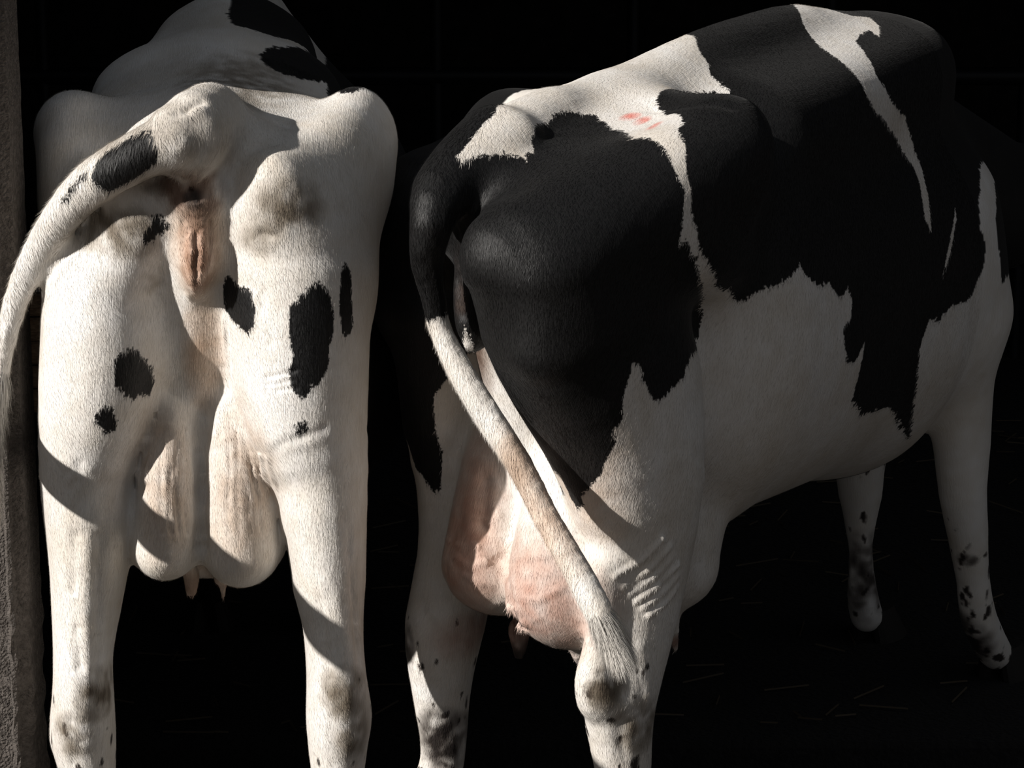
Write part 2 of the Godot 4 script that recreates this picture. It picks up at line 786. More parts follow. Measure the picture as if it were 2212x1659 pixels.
	func color(p: Vector3, n: Vector3) -> Color:
		var t := tone(p, n)
		var c: Color
		var g := n2.get_noise_3dv(p * 1.7 + Vector3(3, 1, 7))
		var g3 := n3.get_noise_3dv(p * 1.3)
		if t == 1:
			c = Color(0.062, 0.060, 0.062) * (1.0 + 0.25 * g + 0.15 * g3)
		elif t == 2:
			c = Color(0.25, 0.215, 0.19) * (1.0 + 0.2 * g)
		else:
			c = Color(0.885, 0.872, 0.855).lerp(Color(0.80, 0.765, 0.715), clampf(0.35 + 0.6 * g3 + 0.25 * g, 0.0, 1.0))
		c.a = 1.0
		if p.y < speck_top and t == 0:
			var s := n4.get_noise_3dv(p * Vector3(1, 0.6, 1)) + 0.35 * g3 - 0.3 * p.y / speck_top + 0.1
			if s > 0.36:
				c = c.lerp(Color(0.14, 0.12, 0.11), clampf((s - 0.36) * 9.0, 0.0, 0.9))
		for i in tc.size():
			if absf(p.y - tc[i].y) > tr[i].y:
				continue
			var d := (p - tc[i]) / tr[i]
			var l := d.length_squared()
			if l < 1.0:
				var k := tcol[i]
				var s := k.a * (1.0 - l) * clampf(0.85 + tn[i] * (1.1 * g + 0.4 * g3), 0.0, 1.3)
				if t == 1:
					s *= 0.15
				c = c.lerp(Color(k.r, k.g, k.b), clampf(s, 0.0, 1.0))
		return c

var paint_pos: PackedVector3Array
var paint_nor: PackedVector3Array
var paint_coat: Coat
const CHUNK := 4000

func paint_chunk(i: int) -> void:
	var c := PackedColorArray()
	for k in range(i * CHUNK, mini((i + 1) * CHUNK, paint_pos.size())):
		c.append(paint_coat.color(paint_pos[k], paint_nor[k]))
	outs[i] = c

func paint(pos: PackedVector3Array, nor: PackedVector3Array, coat: Coat) -> PackedColorArray:
	paint_pos = pos
	paint_nor = nor
	paint_coat = coat
	var n := (pos.size() + CHUNK - 1) / CHUNK
	outs = []
	outs.resize(n)
	for i in n:
		paint_chunk(i)
	var all := PackedColorArray()
	for c in outs:
		all.append_array(c)
	return all

func skin_mesh(m: Array, colors: PackedColorArray) -> ArrayMesh:
	var q: PackedInt32Array = m[2]
	var index := PackedInt32Array()
	index.resize(q.size() / 4 * 6)
	var w := 0
	for i in range(0, q.size(), 4):
		index[w] = q[i]
		index[w + 1] = q[i + 1]
		index[w + 2] = q[i + 2]
		index[w + 3] = q[i]
		index[w + 4] = q[i + 2]
		index[w + 5] = q[i + 3]
		w += 6
	var arr := []
	arr.resize(Mesh.ARRAY_MAX)
	arr[Mesh.ARRAY_VERTEX] = m[0]
	arr[Mesh.ARRAY_NORMAL] = m[1]
	arr[Mesh.ARRAY_COLOR] = colors
	arr[Mesh.ARRAY_INDEX] = index
	var out := ArrayMesh.new()
	out.add_surface_from_arrays(Mesh.PRIMITIVE_TRIANGLES, arr)
	return out

# ---- hair: one thin blade each, lying along the flow of the coat
func coat_hair(m: Array, colors: PackedColorArray, coat: Coat, count: int, z_min: float, x_min: float, z_any: float, seed_: int) -> ArrayMesh:
	var rng := RandomNumberGenerator.new()
	rng.seed = seed_
	var pos: PackedVector3Array = m[0]
	var nor: PackedVector3Array = m[1]
	var q: PackedInt32Array = m[2]
	var area := 0.0
	for i in range(0, q.size(), 4):
		var p := pos[q[i]]
		if p.z > z_any or (p.z > z_min and p.x > x_min):
			area += (pos[q[i + 1]] - p).cross(pos[q[i + 3]] - p).length()
	var per := count / area
	var v := PackedVector3Array()
	var n := PackedVector3Array()
	var c := PackedColorArray()
	var carry := 0.0
	for i in range(0, q.size(), 4):
		var p := pos[q[i]]
		if not (p.z > z_any or (p.z > z_min and p.x > x_min)):
			continue
		var e1 := pos[q[i + 1]] - p
		var e2 := pos[q[i + 3]] - p
		carry += e1.cross(e2).length() * per
		while carry > 1.0:
			carry -= 1.0
			var root := p + e1 * rng.randf() + e2 * rng.randf()
			var nn := nor[q[i]]
			var f := coat.flow(root, nn)
			var side := nn.cross(f)
			var d := (f + side * rng.randfn(0.0, 0.16) + nn * rng.randf_range(0.04, 0.20)).normalized()
			var l := coat.hair_length(root) * rng.randf_range(0.55, 1.25)
			var w := 0.00042 * rng.randf_range(0.7, 1.3)
			v.append(root - side * w - nn * 0.0005)
			v.append(root + side * w - nn * 0.0005)
			v.append(root + d * l)
			var tilt := (nn + d * rng.randf_range(-0.15, 0.08) + side * rng.randfn(0.0, 0.12)).normalized()
			n.append(tilt)
			n.append(tilt)
			n.append(tilt)
			var b := 1.0 + rng.randf_range(-0.09, 0.10)
			var col := colors[q[i]]
			col = Color(minf(col.r * b, 1.0), minf(col.g * b, 1.0), minf(col.b * b, 1.0))
			c.append(col)
			c.append(col)
			c.append(col)
	var arr := []
	arr.resize(Mesh.ARRAY_MAX)
	arr[Mesh.ARRAY_VERTEX] = v
	arr[Mesh.ARRAY_NORMAL] = n
	arr[Mesh.ARRAY_COLOR] = c
	var out := ArrayMesh.new()
	out.add_surface_from_arrays(Mesh.PRIMITIVE_TRIANGLES, arr)
	return out

# long curved strands that leave the tail along its last pieces
func strands(from: PackedVector3Array, radius: PackedFloat32Array, count: int, length: float, tone: Color, seed_: int) -> ArrayMesh:
	var rng := RandomNumberGenerator.new()
	rng.seed = seed_
	var v := PackedVector3Array()
	var n := PackedVector3Array()
	var c := PackedColorArray()
	for k in count:
		var t := rng.randf() * (from.size() - 1)
		var i := mini(int(t), from.size() - 2)
		var ax := (from[i + 1] - from[i]).normalized()
		var o := from[i].lerp(from[i + 1], t - i)
		var r := lerpf(radius[i], radius[i + 1], t - i)
		var u := ax.cross(Vector3(0.3, 0.1, 1)).normalized()
		var a := rng.randf() * TAU
		var out := u * cos(a) + ax.cross(u) * sin(a)
		var p := o + out * r * 0.9
		var d := (ax + out * rng.randf_range(0.05, 0.55)).normalized()
		var l := length * rng.randf_range(0.5, 1.1)
		var side := d.cross(out).normalized()
		var b := rng.randf_range(0.85, 1.08)
		var col := Color(minf(tone.r * b, 1), minf(tone.g * b, 1), minf(tone.b * b, 1))
		var bend := (Vector3(0, -0.35, 0) - out * 0.25 + side * rng.randfn(0.0, 0.12))
		var w := 0.00055
		var prev := p
		for s in 4:
			var nx := prev + d * l * 0.25
			d = (d + bend * 0.25).normalized()
			var w0 := w * (1.0 - s * 0.24)
			var w1 := w * (1.0 - (s + 1) * 0.24)
			for z in [prev + side * w0, prev - side * w0, nx - side * w1, prev + side * w0, nx - side * w1, nx + side * w1]:
				v.append(z)
				n.append(out)
				c.append(col)
			prev = nx
	var arr := []
	arr.resize(Mesh.ARRAY_MAX)
	arr[Mesh.ARRAY_VERTEX] = v
	arr[Mesh.ARRAY_NORMAL] = n
	arr[Mesh.ARRAY_COLOR] = c
	var res := ArrayMesh.new()
	res.add_surface_from_arrays(Mesh.PRIMITIVE_TRIANGLES, arr)
	return res

# a cloven hoof: two claws, each a stack of rounded rings
func hoof_mesh() -> ArrayMesh:
	var st := SurfaceTool.new()
	st.begin(Mesh.PRIMITIVE_TRIANGLES)
	for side in [-1.0, 1.0]:
		var rings := []
		for k in 5:
			var t := k / 4.0
			var r := PackedVector3Array()
			for i in 14:
				var a := TAU * i / 14.0
				var rx := lerpf(0.027, 0.019, t)
				var rz := lerpf(0.062, 0.042, t)
				r.append(Vector3(side * lerpf(0.029, 0.02, t) + cos(a) * rx, 0.075 * t, sin(a) * rz - lerpf(0.03, 0.0, t)))
			rings.append(r)
		for k in 4:
			for i in 14:
				var j := (i + 1) % 14
				quad(st, rings[k][i], rings[k + 1][i], rings[k + 1][j], rings[k][j])
		for i in range(1, 13):
			tri(st, rings[4][0], rings[4][i + 1], rings[4][i])
			tri(st, rings[0][0], rings[0][i], rings[0][i + 1])
	st.generate_normals()
	return st.commit()

const HOOVES_LEFT: Array[Vector3] = [Vector3(0.212, 0, 0.02), Vector3(-0.18, 0, 0.0), Vector3(-0.125, 0.09, -1.535), Vector3(0.174, 0.09, -1.52)]
const HOOVES_RIGHT: Array[Vector3] = [Vector3(0.197, 0, -0.09), Vector3(-0.197, 0, -0.09), Vector3(0.207, 0.09, -1.55), Vector3(-0.135, 0.09, -1.63)]

func build_cows() -> void:
	var fur := StandardMaterial3D.new()
	fur.vertex_color_use_as_albedo = true
	fur.vertex_color_is_srgb = true
	fur.roughness = 0.6
	fur.metallic_specular = 0.4
	fur.rim_enabled = true
	fur.rim = 0.08
	fur.rim_tint = 0.6
	fur.uv1_triplanar = true
	fur.uv1_scale = Vector3(4, 4, 4)
	fur.heightmap_enabled = true
	fur.heightmap_texture = streak_image(77, 10)
	fur.heightmap_scale = 0.12
	var hairs := StandardMaterial3D.new()
	hairs.vertex_color_use_as_albedo = true
	hairs.vertex_color_is_srgb = true
	hairs.roughness = 0.5
	hairs.metallic_specular = 0.4
	hairs.cull_mode = BaseMaterial3D.CULL_DISABLED
	var horn := plain(Color(0.11, 0.095, 0.085), 0.7)
	var hoof := hoof_mesh()
	var lab := ["white cow with few black spots seen from behind, tail swung over the post", "black and white cow turned right beside the white cow, tail hanging across its udder"]
	for which in 2:
		var t0 := Time.get_ticks_msec()
		var f := Field.new()
		var coat := Coat.new()
		var cow: Node3D
		if which == 0:
			bones_left(f)
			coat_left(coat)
			cow = base("cow", LEFT_AT, LEFT_TURN)
		else:
			bones_right(f)
			coat.base_tone = 1
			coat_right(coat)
			cow = base("cow", RIGHT_AT, RIGHT_TURN)
		tag(cow, lab[which], "cow")
		for h in (HOOVES_LEFT if which == 0 else HOOVES_RIGHT):
			put("hoof", hoof, horn, cow, h)
		var m := grow(f)
		var t1 := Time.get_ticks_msec()
		m = finer(m)
		if FINE:
			m = finer(m, -0.45) if which == 0 else finer(m, -1.1, 0.0, -0.12)
		m[0] = coat.crease(m[0], m[1])
		m[1] = normals_of(m[0], m[2])
		var t2 := Time.get_ticks_msec()
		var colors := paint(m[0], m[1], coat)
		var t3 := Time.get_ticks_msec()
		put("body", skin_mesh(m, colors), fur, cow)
		if HAIRS > 0:
			var hair := coat_hair(m, colors, coat, HAIRS, -0.5, -9.0, 9.0, 11) if which == 0 else coat_hair(m, colors, coat, HAIRS, -1.15, -0.02, -0.12, 12)
			put("coat_hair", hair, hairs, cow).set_meta("kind", "stuff")
		var k := coat.ta.size()
		put("tail_tuft", strands(coat.ta.slice(k - 5, k), coat.tail_r.slice(k - 5, k), 5200, 0.052, Color(0.80, 0.78, 0.75), 30 + which), hairs, cow).set_meta("kind", "stuff")


const LEFT_AT := Vector3(-0.475, 0, -0.1)
const LEFT_TURN := 0.05236

func bones_left(f: Field) -> void:
	f.B(0.0112, 1, -0.5001, 0.0157, 1.03, -1.351, 0.36, 0.36, 0.34, 0.36, 1, 0, 0, 0.1, 0, 1)
	f.B(-0.0178, 1.3284, -0.3214, -0.0182, 1.3839, -0.5817, 0.25, 0.1, 0.205, 0.1, 1, 0, 0, 0.06, 0, 2)
	f.B(-0.0182, 1.3839, -0.5817, -0.007, 1.4418, -0.8515, 0.21, 0.1, 0.135, 0.1, 1, 0, 0, 0.06, 0, 3)
	f.B(-0.0028, 1.37, -0.9014, 0.0233, 1.37, -1.4007, 0.14, 0.12, 0.1, 0.13, 1, 0, 0, 0.12, 0, 4)
	f.B(-0.0027, 1.4171, -0.0602, -0.0103, 1.4049, -0.1745, 0.0438, 0.04, 0.0469, 0.0372, 1, 0, 0, 0.06, 0, 5)
	f.B(-0.0103, 1.4049, -0.1745, -0.0176, 1.3986, -0.3214, 0.0469, 0.0372, 0.05, 0.035, 1, 0, 0, 0.06, 0, 5)
	f.B(-0.0176, 1.3986, -0.3214, -0.0178, 1.4177, -0.4509, 0.05, 0.035, 0.051, 0.0372, 1, 0, 0, 0.06, 0, 5)
	f.B(-0.0178, 1.4177, -0.4509, -0.015, 1.4454, -0.5816, 0.051, 0.0372, 0.05, 0.04, 1, 0, 0, 0.06, 0, 5)
	f.B(-0.015, 1.4454, -0.5816, -0.0118, 1.4741, -0.7016, 0.05, 0.04, 0.045, 0.0397, 1, 0, 0, 0.06, 0, 5)
	f.B(-0.0118, 1.4741, -0.7016, -0.0057, 1.4961, -0.8515, 0.045, 0.0397, 0.04, 0.04, 1, 0, 0, 0.06, 0, 5)
	f.B(-0.0057, 1.4961, -0.8515, 0.0081, 1.4962, -1.118, 0.04, 0.04, 0.0394, 0.045, 1, 0, 0, 0.06, 0, 5)
	f.B(0.0081, 1.4962, -1.118, 0.0207, 1.49, -1.3508, 0.0394, 0.045, 0.04, 0.05, 1, 0, 0, 0.06, 0, 5)
	f.B(-0.2348, 1.3479, -0.2827, 0.2318, 1.3518, -0.2582, 0.0508, 0.09, 0.0508, 0.09, 0, 1, 0, 0.04, 0, 6)
	f.B(0.2303, 1.3518, -0.2583, 0.2245, 1.3402, -0.2154, 0.06, 0.09, 0.0548, 0.0878, 1, 0, 0, 0.045, 0, 7)
	f.B(0.2245, 1.3402, -0.2154, 0.2119, 1.3263, -0.1591, 0.0548, 0.0878, 0.0497, 0.085, 1, 0, 0, 0.045, 0, 7)
	f.B(0.2119, 1.3263, -0.1591, 0.187, 1.3162, -0.1047, 0.0497, 0.085, 0.0488, 0.0822, 1, 0, 0, 0.045, 0, 7)
	f.B(0.187, 1.3162, -0.1047, 0.1579, 1.3076, -0.0518, 0.0488, 0.0822, 0.0499, 0.08, 1, 0, 0, 0.045, 0, 7)
	f.B(0.1579, 1.3076, -0.0518, 0.1283, 1.3001, -0.0014, 0.0499, 0.08, 0.053, 0.0797, 1, 0, 0, 0.045, 0, 7)
	f.B(0.1283, 1.3001, -0.0014, 0.1054, 1.295, 0.0356, 0.053, 0.0797, 0.056, 0.08, 1, 0, 0, 0.045, 0, 7)
	f.B(-0.239, 1.3571, -0.3029, -0.2331, 1.3214, -0.2701, 0.0634, 0.085, 0.0541, 0.0778, 1, 0, 0, 0.045, 0, 8)
	f.B(-0.2331, 1.3214, -0.2701, -0.2204, 1.2828, -0.2218, 0.0541, 0.0778, 0.0442, 0.07, 1, 0, 0, 0.045, 0, 8)
	f.B(-0.2204, 1.2828, -0.2218, -0.1952, 1.2656, -0.1629, 0.0442, 0.07, 0.0396, 0.0661, 1, 0, 0, 0.045, 0, 8)
	f.B(-0.1952, 1.2656, -0.1629, -0.1656, 1.2587, -0.0988, 0.0396, 0.0661, 0.0385, 0.065, 1, 0, 0, 0.045, 0, 8)
	f.B(-0.1656, 1.2587, -0.0988, -0.1355, 1.2608, -0.0296, 0.0385, 0.065, 0.0427, 0.0682, 1, 0, 0, 0.045, 0, 8)
	f.B(-0.1355, 1.2608, -0.0296, -0.1122, 1.2659, 0.0242, 0.0427, 0.0682, 0.0475, 0.072, 1, 0, 0, 0.045, 0, 8)
	f.B(0.0081, 1.3172, -0.31, 0.0278, 1.3568, -0.0486, 0.2606, 0.0918, 0.0949, 0.0657, 1, 0, 0, 0.05, 0, 9)
	f.B(0.1878, 1.2612, -0.1904, 0.1686, 1.1442, -0.1113, 0.0852, 0.14, 0.0841, 0.14, 1, 0, 0, 0.09, 0, 10)
	f.B(-0.2178, 1.2228, -0.2618, -0.1936, 1.1407, -0.1503, 0.0771, 0.11, 0.0815, 0.13, 1, 0, 0, 0.07, 0, 11)
	f.B(0.1256, 1.2431, -0.0635, 0.129, 1.206, -0.0615, 0.096, 0.13, 0.1069, 0.1425, 1, 0, 0, 0.06, 0, 12)
	f.B(0.129, 1.206, -0.0615, 0.133, 1.1541, -0.0581, 0.1069, 0.1425, 0.1171, 0.155, 1, 0, 0, 0.06, 0, 12)
	f.B(0.133, 1.1541, -0.0581, 0.1352, 1.0955, -0.0533, 0.1171, 0.155, 0.1162, 0.1572, 1, 0, 0, 0.06, 0, 12)
	f.B(0.1352, 1.0955, -0.0533, 0.137, 1.0351, -0.0479, 0.1162, 0.1572, 0.1116, 0.155, 1, 0, 0, 0.06, 0, 12)
	f.B(0.137, 1.0351, -0.0479, 0.1381, 0.9805, -0.0425, 0.1116, 0.155, 0.1083, 0.1512, 1, 0, 0, 0.06, 0, 12)
	f.B(0.1381, 0.9805, -0.0425, 0.1414, 0.9305, -0.0377, 0.1083, 0.1512, 0.103, 0.145, 1, 0, 0, 0.06, 0, 12)
	f.B(0.1414, 0.9305, -0.0377, 0.1522, 0.8888, -0.0346, 0.103, 0.145, 0.0924, 0.1353, 1, 0, 0, 0.06, 0, 12)
	f.B(0.1522, 0.8888, -0.0346, 0.164, 0.8471, -0.0315, 0.0924, 0.1353, 0.0808, 0.125, 1, 0, 0, 0.06, 0, 12)
	f.B(0.164, 0.8471, -0.0315, 0.1712, 0.7941, -0.0264, 0.0808, 0.125, 0.0716, 0.1169, 1, 0, 0, 0.06, 0, 12)
	f.B(0.1712, 0.7941, -0.0264, 0.176, 0.7411, -0.0208, 0.0716, 0.1169, 0.0646, 0.11, 1, 0, 0, 0.06, 0, 12)
	f.B(0.176, 0.7411, -0.0208, 0.1777, 0.6967, -0.0157, 0.0646, 0.11, 0.0616, 0.1048, 1, 0, 0, 0.06, 0, 12)
	f.B(0.1777, 0.6967, -0.0157, 0.1786, 0.6581, -0.0107, 0.0616, 0.1048, 0.0594, 0.1, 1, 0, 0, 0.06, 0, 12)
	f.B(0.1786, 0.6581, -0.0107, 0.1812, 0.6278, -0.0055, 0.0594, 0.1, 0.0544, 0.0936, 1, 0, 0, 0.06, 0, 12)
	f.B(0.1812, 0.6278, -0.0055, 0.1839, 0.5984, -0.0004, 0.0544, 0.0936, 0.0497, 0.088, 1, 0, 0, 0.06, 0, 12)
	f.B(0.1839, 0.5984, -0.0004, 0.1853, 0.5613, 0.0047, 0.0497, 0.088, 0.0473, 0.0861, 1, 0, 0, 0.06, 0, 12)
	f.B(0.1853, 0.5613, 0.0047, 0.1866, 0.5227, 0.0098, 0.0473, 0.0861, 0.0468, 0.085, 1, 0, 0, 0.06, 0, 12)
	f.B(0.1866, 0.5227, 0.0098, 0.1891, 0.486, 0.0149, 0.0468, 0.085, 0.0495, 0.0829, 1, 0, 0, 0.06, 0, 12)
	f.B(0.1891, 0.486, 0.0149, 0.191, 0.4508, 0.02, 0.0495, 0.0829, 0.0521, 0.08, 1, 0, 0, 0.06, 0, 12)
	f.B(0.191, 0.4508, 0.02, 0.1904, 0.42, 0.025, 0.0521, 0.08, 0.0508, 0.0756, 1, 0, 0, 0.06, 0, 12)
	f.B(0.1904, 0.42, 0.025, 0.1894, 0.3866, 0.03, 0.0508, 0.0756, 0.0476, 0.07, 1, 0, 0, 0.06, 0, 12)
	f.B(0.1894, 0.3866, 0.03, 0.189, 0.3442, 0.0365, 0.0476, 0.07, 0.0423, 0.0625, 1, 0, 0, 0.06, 0, 12)
	f.B(0.189, 0.3442, 0.0365, 0.1912, 0.2942, 0.0401, 0.0423, 0.0625, 0.0379, 0.055, 1, 0, 0, 0.06, 0, 12)
	f.B(0.1912, 0.2942, 0.0401, 0.2017, 0.2316, 0.0334, 0.0379, 0.055, 0.0382, 0.049, 1, 0, 0, 0.06, 0, 12)
	f.B(0.2017, 0.2316, 0.0334, 0.2119, 0.17, 0.0261, 0.0382, 0.049, 0.04, 0.045, 1, 0, 0, 0.06, 0, 12)
	f.B(0.2119, 0.17, 0.0261, 0.2131, 0.1197, 0.0278, 0.04, 0.045, 0.0411, 0.0449, 1, 0, 0, 0.06, 0, 12)
	f.B(0.2131, 0.1197, 0.0278, 0.2117, 0.085, 0.0311, 0.0411, 0.0449, 0.042, 0.046, 1, 0, 0, 0.06, 0, 12)
	f.B(0.1658, 0.7798, 0.0337, 0.1761, 0.7133, 0.0487, 0.0325, 0.05, 0.0263, 0.0414, 1, 0, 0, 0.05, 0, 13)
	f.B(0.1761, 0.7133, 0.0487, 0.1877, 0.6347, 0.0649, 0.0263, 0.0414, 0.0207, 0.033, 1, 0, 0, 0.05, 0, 13)
	f.B(0.1877, 0.6347, 0.0649, 0.1943, 0.5793, 0.0721, 0.0207, 0.033, 0.0221, 0.0329, 1, 0, 0, 0.05, 0, 13)
	f.B(0.1943, 0.5793, 0.0721, 0.1982, 0.5371, 0.0755, 0.0221, 0.0329, 0.0252, 0.035, 1, 0, 0, 0.05, 0, 13)
	f.B(0.1982, 0.5371, 0.0755, 0.1995, 0.5147, 0.0771, 0.0252, 0.035, 0.0264, 0.0348, 1, 0, 0, 0.05, 0, 13)
	f.B(0.1995, 0.5147, 0.0771, 0.1992, 0.498, 0.0755, 0.0264, 0.0348, 0.0268, 0.035, 1, 0, 0, 0.05, 0, 13)
	f.B(0.1992, 0.498, 0.0755, 0.198, 0.4693, 0.068, 0.0268, 0.035, 0.0262, 0.0375, 1, 0, 0, 0.05, 0, 13)
	f.B(0.198, 0.4693, 0.068, 0.1967, 0.4455, 0.0604, 0.0262, 0.0375, 0.0254, 0.04, 1, 0, 0, 0.05, 0, 13)
	f.B(-0.1542, 1.2095, -0.0782, -0.16, 1.1807, -0.0766, 0.074, 0.11, 0.0856, 0.1325, 1, 0, 0, 0.06, 0, 14)
	f.B(-0.16, 1.1807, -0.0766, -0.1664, 1.139, -0.0738, 0.0856, 0.1325, 0.0979, 0.155, 1, 0, 0, 0.06, 0, 14)
	f.B(-0.1664, 1.139, -0.0738, -0.1689, 1.0892, -0.0692, 0.0979, 0.155, 0.1024, 0.1584, 1, 0, 0, 0.06, 0, 14)
	f.B(-0.1689, 1.0892, -0.0692, -0.1719, 1.0351, -0.0641, 0.1024, 0.1584, 0.1026, 0.155, 1, 0, 0, 0.06, 0, 14)
	f.B(-0.1719, 1.0351, -0.0641, -0.1798, 0.9815, -0.0592, 0.1026, 0.155, 0.0989, 0.1512, 1, 0, 0, 0.06, 0, 14)
	f.B(-0.1798, 0.9815, -0.0592, -0.1894, 0.9305, -0.055, 0.0989, 0.1512, 0.0925, 0.145, 1, 0, 0, 0.06, 0, 14)
	f.B(-0.1894, 0.9305, -0.055, -0.2003, 0.8869, -0.0531, 0.0925, 0.145, 0.0837, 0.1353, 1, 0, 0, 0.06, 0, 14)
	f.B(-0.2003, 0.8869, -0.0531, -0.209, 0.8471, -0.051, 0.0837, 0.1353, 0.0756, 0.125, 1, 0, 0, 0.06, 0, 14)
	f.B(-0.209, 0.8471, -0.051, -0.2099, 0.8086, -0.0464, 0.0756, 0.125, 0.0731, 0.1169, 1, 0, 0, 0.06, 0, 14)
	f.B(-0.2099, 0.8086, -0.0464, -0.2084, 0.7723, -0.041, 0.0731, 0.1169, 0.072, 0.11, 1, 0, 0, 0.06, 0, 14)
	f.B(-0.2084, 0.7723, -0.041, -0.2078, 0.7392, -0.0359, 0.072, 0.11, 0.069, 0.1047, 1, 0, 0, 0.06, 0, 14)
	f.B(-0.2078, 0.7392, -0.0359, -0.2082, 0.705, -0.0309, 0.069, 0.1047, 0.0653, 0.1, 1, 0, 0, 0.06, 0, 14)
	f.B(-0.2082, 0.705, -0.0309, -0.2113, 0.664, -0.0261, 0.0653, 0.1, 0.0606, 0.0947, 1, 0, 0, 0.06, 0, 14)
	f.B(-0.2113, 0.664, -0.0261, -0.2153, 0.622, -0.0213, 0.0606, 0.0947, 0.0557, 0.09, 1, 0, 0, 0.06, 0, 14)
	f.B(-0.2153, 0.622, -0.0213, -0.2191, 0.5832, -0.0165, 0.0557, 0.09, 0.0509, 0.0872, 1, 0, 0, 0.06, 0, 14)
	f.B(-0.2191, 0.5832, -0.0165, -0.2222, 0.5464, -0.0116, 0.0509, 0.0872, 0.0475, 0.085, 1, 0, 0, 0.06, 0, 14)
	f.B(-0.2222, 0.5464, -0.0116, -0.2231, 0.5119, -0.0064, 0.0475, 0.085, 0.0474, 0.0825, 1, 0, 0, 0.06, 0, 14)
	f.B(-0.2231, 0.5119, -0.0064, -0.2235, 0.4786, -0.0017, 0.0474, 0.0825, 0.049, 0.08, 1, 0, 0, 0.06, 0, 14)
	f.B(-0.2235, 0.4786, -0.0017, -0.2254, 0.445, 0.001, 0.049, 0.08, 0.052, 0.0781, 1, 0, 0, 0.06, 0, 14)
	f.B(-0.2254, 0.445, 0.001, -0.2261, 0.4127, 0.0032, 0.052, 0.0781, 0.0537, 0.075, 1, 0, 0, 0.06, 0, 14)
	f.B(-0.2261, 0.4127, 0.0032, -0.223, 0.3858, 0.0055, 0.0537, 0.075, 0.0504, 0.0678, 1, 0, 0, 0.06, 0, 14)
	f.B(-0.223, 0.3858, 0.0055, -0.2194, 0.3554, 0.0085, 0.0504, 0.0678, 0.0454, 0.06, 1, 0, 0, 0.06, 0, 14)
	f.B(-0.2194, 0.3554, 0.0085, -0.2205, 0.3108, 0.0147, 0.0454, 0.06, 0.0402, 0.0544, 1, 0, 0, 0.06, 0, 14)
	f.B(-0.2205, 0.3108, 0.0147, -0.2178, 0.2619, 0.0186, 0.0402, 0.0544, 0.0364, 0.05, 1, 0, 0, 0.06, 0, 14)
	f.B(-0.2178, 0.2619, 0.0186, -0.1991, 0.2154, 0.0124, 0.0364, 0.05, 0.0375, 0.0468, 1, 0, 0, 0.06, 0, 14)
	f.B(-0.1991, 0.2154, 0.0124, -0.1805, 0.17, 0.0056, 0.0375, 0.0468, 0.04, 0.045, 1, 0, 0, 0.06, 0, 14)
	f.B(-0.1805, 0.17, 0.0056, -0.1783, 0.1218, 0.0072, 0.04, 0.045, 0.0412, 0.0452, 1, 0, 0, 0.06, 0, 14)
	f.B(-0.1783, 0.1218, 0.0072, -0.1808, 0.085, 0.0106, 0.0412, 0.0452, 0.042, 0.046, 1, 0, 0, 0.06, 0, 14)
	f.B(-0.1998, 0.7798, 0.0146, -0.2027, 0.7206, 0.0288, 0.0311, 0.05, 0.0245, 0.0414, 1, 0, 0, 0.04, 0, 15)
	f.B(-0.2027, 0.7206, 0.0288, -0.2064, 0.6502, 0.0443, 0.0245, 0.0414, 0.0185, 0.033, 1, 0, 0, 0.04, 0, 15)
	f.B(-0.2064, 0.6502, 0.0443, -0.21, 0.6001, 0.051, 0.0185, 0.033, 0.0193, 0.0329, 1, 0, 0, 0.04, 0, 15)
	f.B(-0.21, 0.6001, 0.051, -0.2129, 0.5604, 0.0539, 0.0193, 0.0329, 0.0222, 0.035, 1, 0, 0, 0.04, 0, 15)
	f.B(-0.2129, 0.5604, 0.0539, -0.214, 0.5347, 0.0554, 0.0222, 0.035, 0.0248, 0.0354, 1, 0, 0, 0.04, 0, 15)
	f.B(-0.214, 0.5347, 0.0554, -0.2146, 0.5137, 0.0538, 0.0248, 0.0354, 0.0267, 0.036, 1, 0, 0, 0.04, 0, 15)
	f.B(-0.2146, 0.5137, 0.0538, -0.2165, 0.4845, 0.0462, 0.0267, 0.036, 0.0264, 0.0381, 1, 0, 0, 0.04, 0, 15)
	f.B(-0.2165, 0.4845, 0.0462, -0.2182, 0.4612, 0.0386, 0.0264, 0.0381, 0.0254, 0.04, 1, 0, 0, 0.04, 0, 15)
	f.B(-0.2044, 1.1677, -0.0408, -0.2099, 1.1374, -0.0342, 0.0404, 0.075, 0.0416, 0.0775, 1, 0, 0, 0.03, 0, 16)
	f.B(-0.2099, 1.1374, -0.0342, -0.2166, 1.0884, -0.0264, 0.0416, 0.0775, 0.0426, 0.08, 1, 0, 0, 0.03, 0, 16)
	f.B(-0.2166, 1.0884, -0.0264, -0.2223, 1.0141, -0.0201, 0.0426, 0.08, 0.0419, 0.0803, 1, 0, 0, 0.03, 0, 16)
	f.B(-0.2223, 1.0141, -0.0201, -0.2261, 0.9399, -0.0169, 0.0419, 0.0803, 0.0406, 0.08, 1, 0, 0, 0.03, 0, 16)
	f.B(-0.2261, 0.9399, -0.0169, -0.2258, 0.8912, -0.0212, 0.0406, 0.08, 0.0395, 0.08, 1, 0, 0, 0.03, 0, 16)
	f.B(-0.2258, 0.8912, -0.0212, -0.2243, 0.8611, -0.0268, 0.0395, 0.08, 0.0387, 0.08, 1, 0, 0, 0.03, 0, 16)
	f.B(-0.02, 1.2795, -0.0261, -0.0226, 1.2244, -0.0375, 0.0583, 0.08, 0.0558, 0.0794, 1, 0, 0, 0.06, 0, 17)
	f.B(-0.0226, 1.2244, -0.0375, -0.0258, 1.1408, -0.0564, 0.0558, 0.0794, 0.0533, 0.08, 1, 0, 0, 0.06, 0, 17)
	f.B(-0.0258, 1.1408, -0.0564, -0.0286, 1.0187, -0.0885, 0.0533, 0.08, 0.0529, 0.085, 1, 0, 0, 0.06, 0, 17)
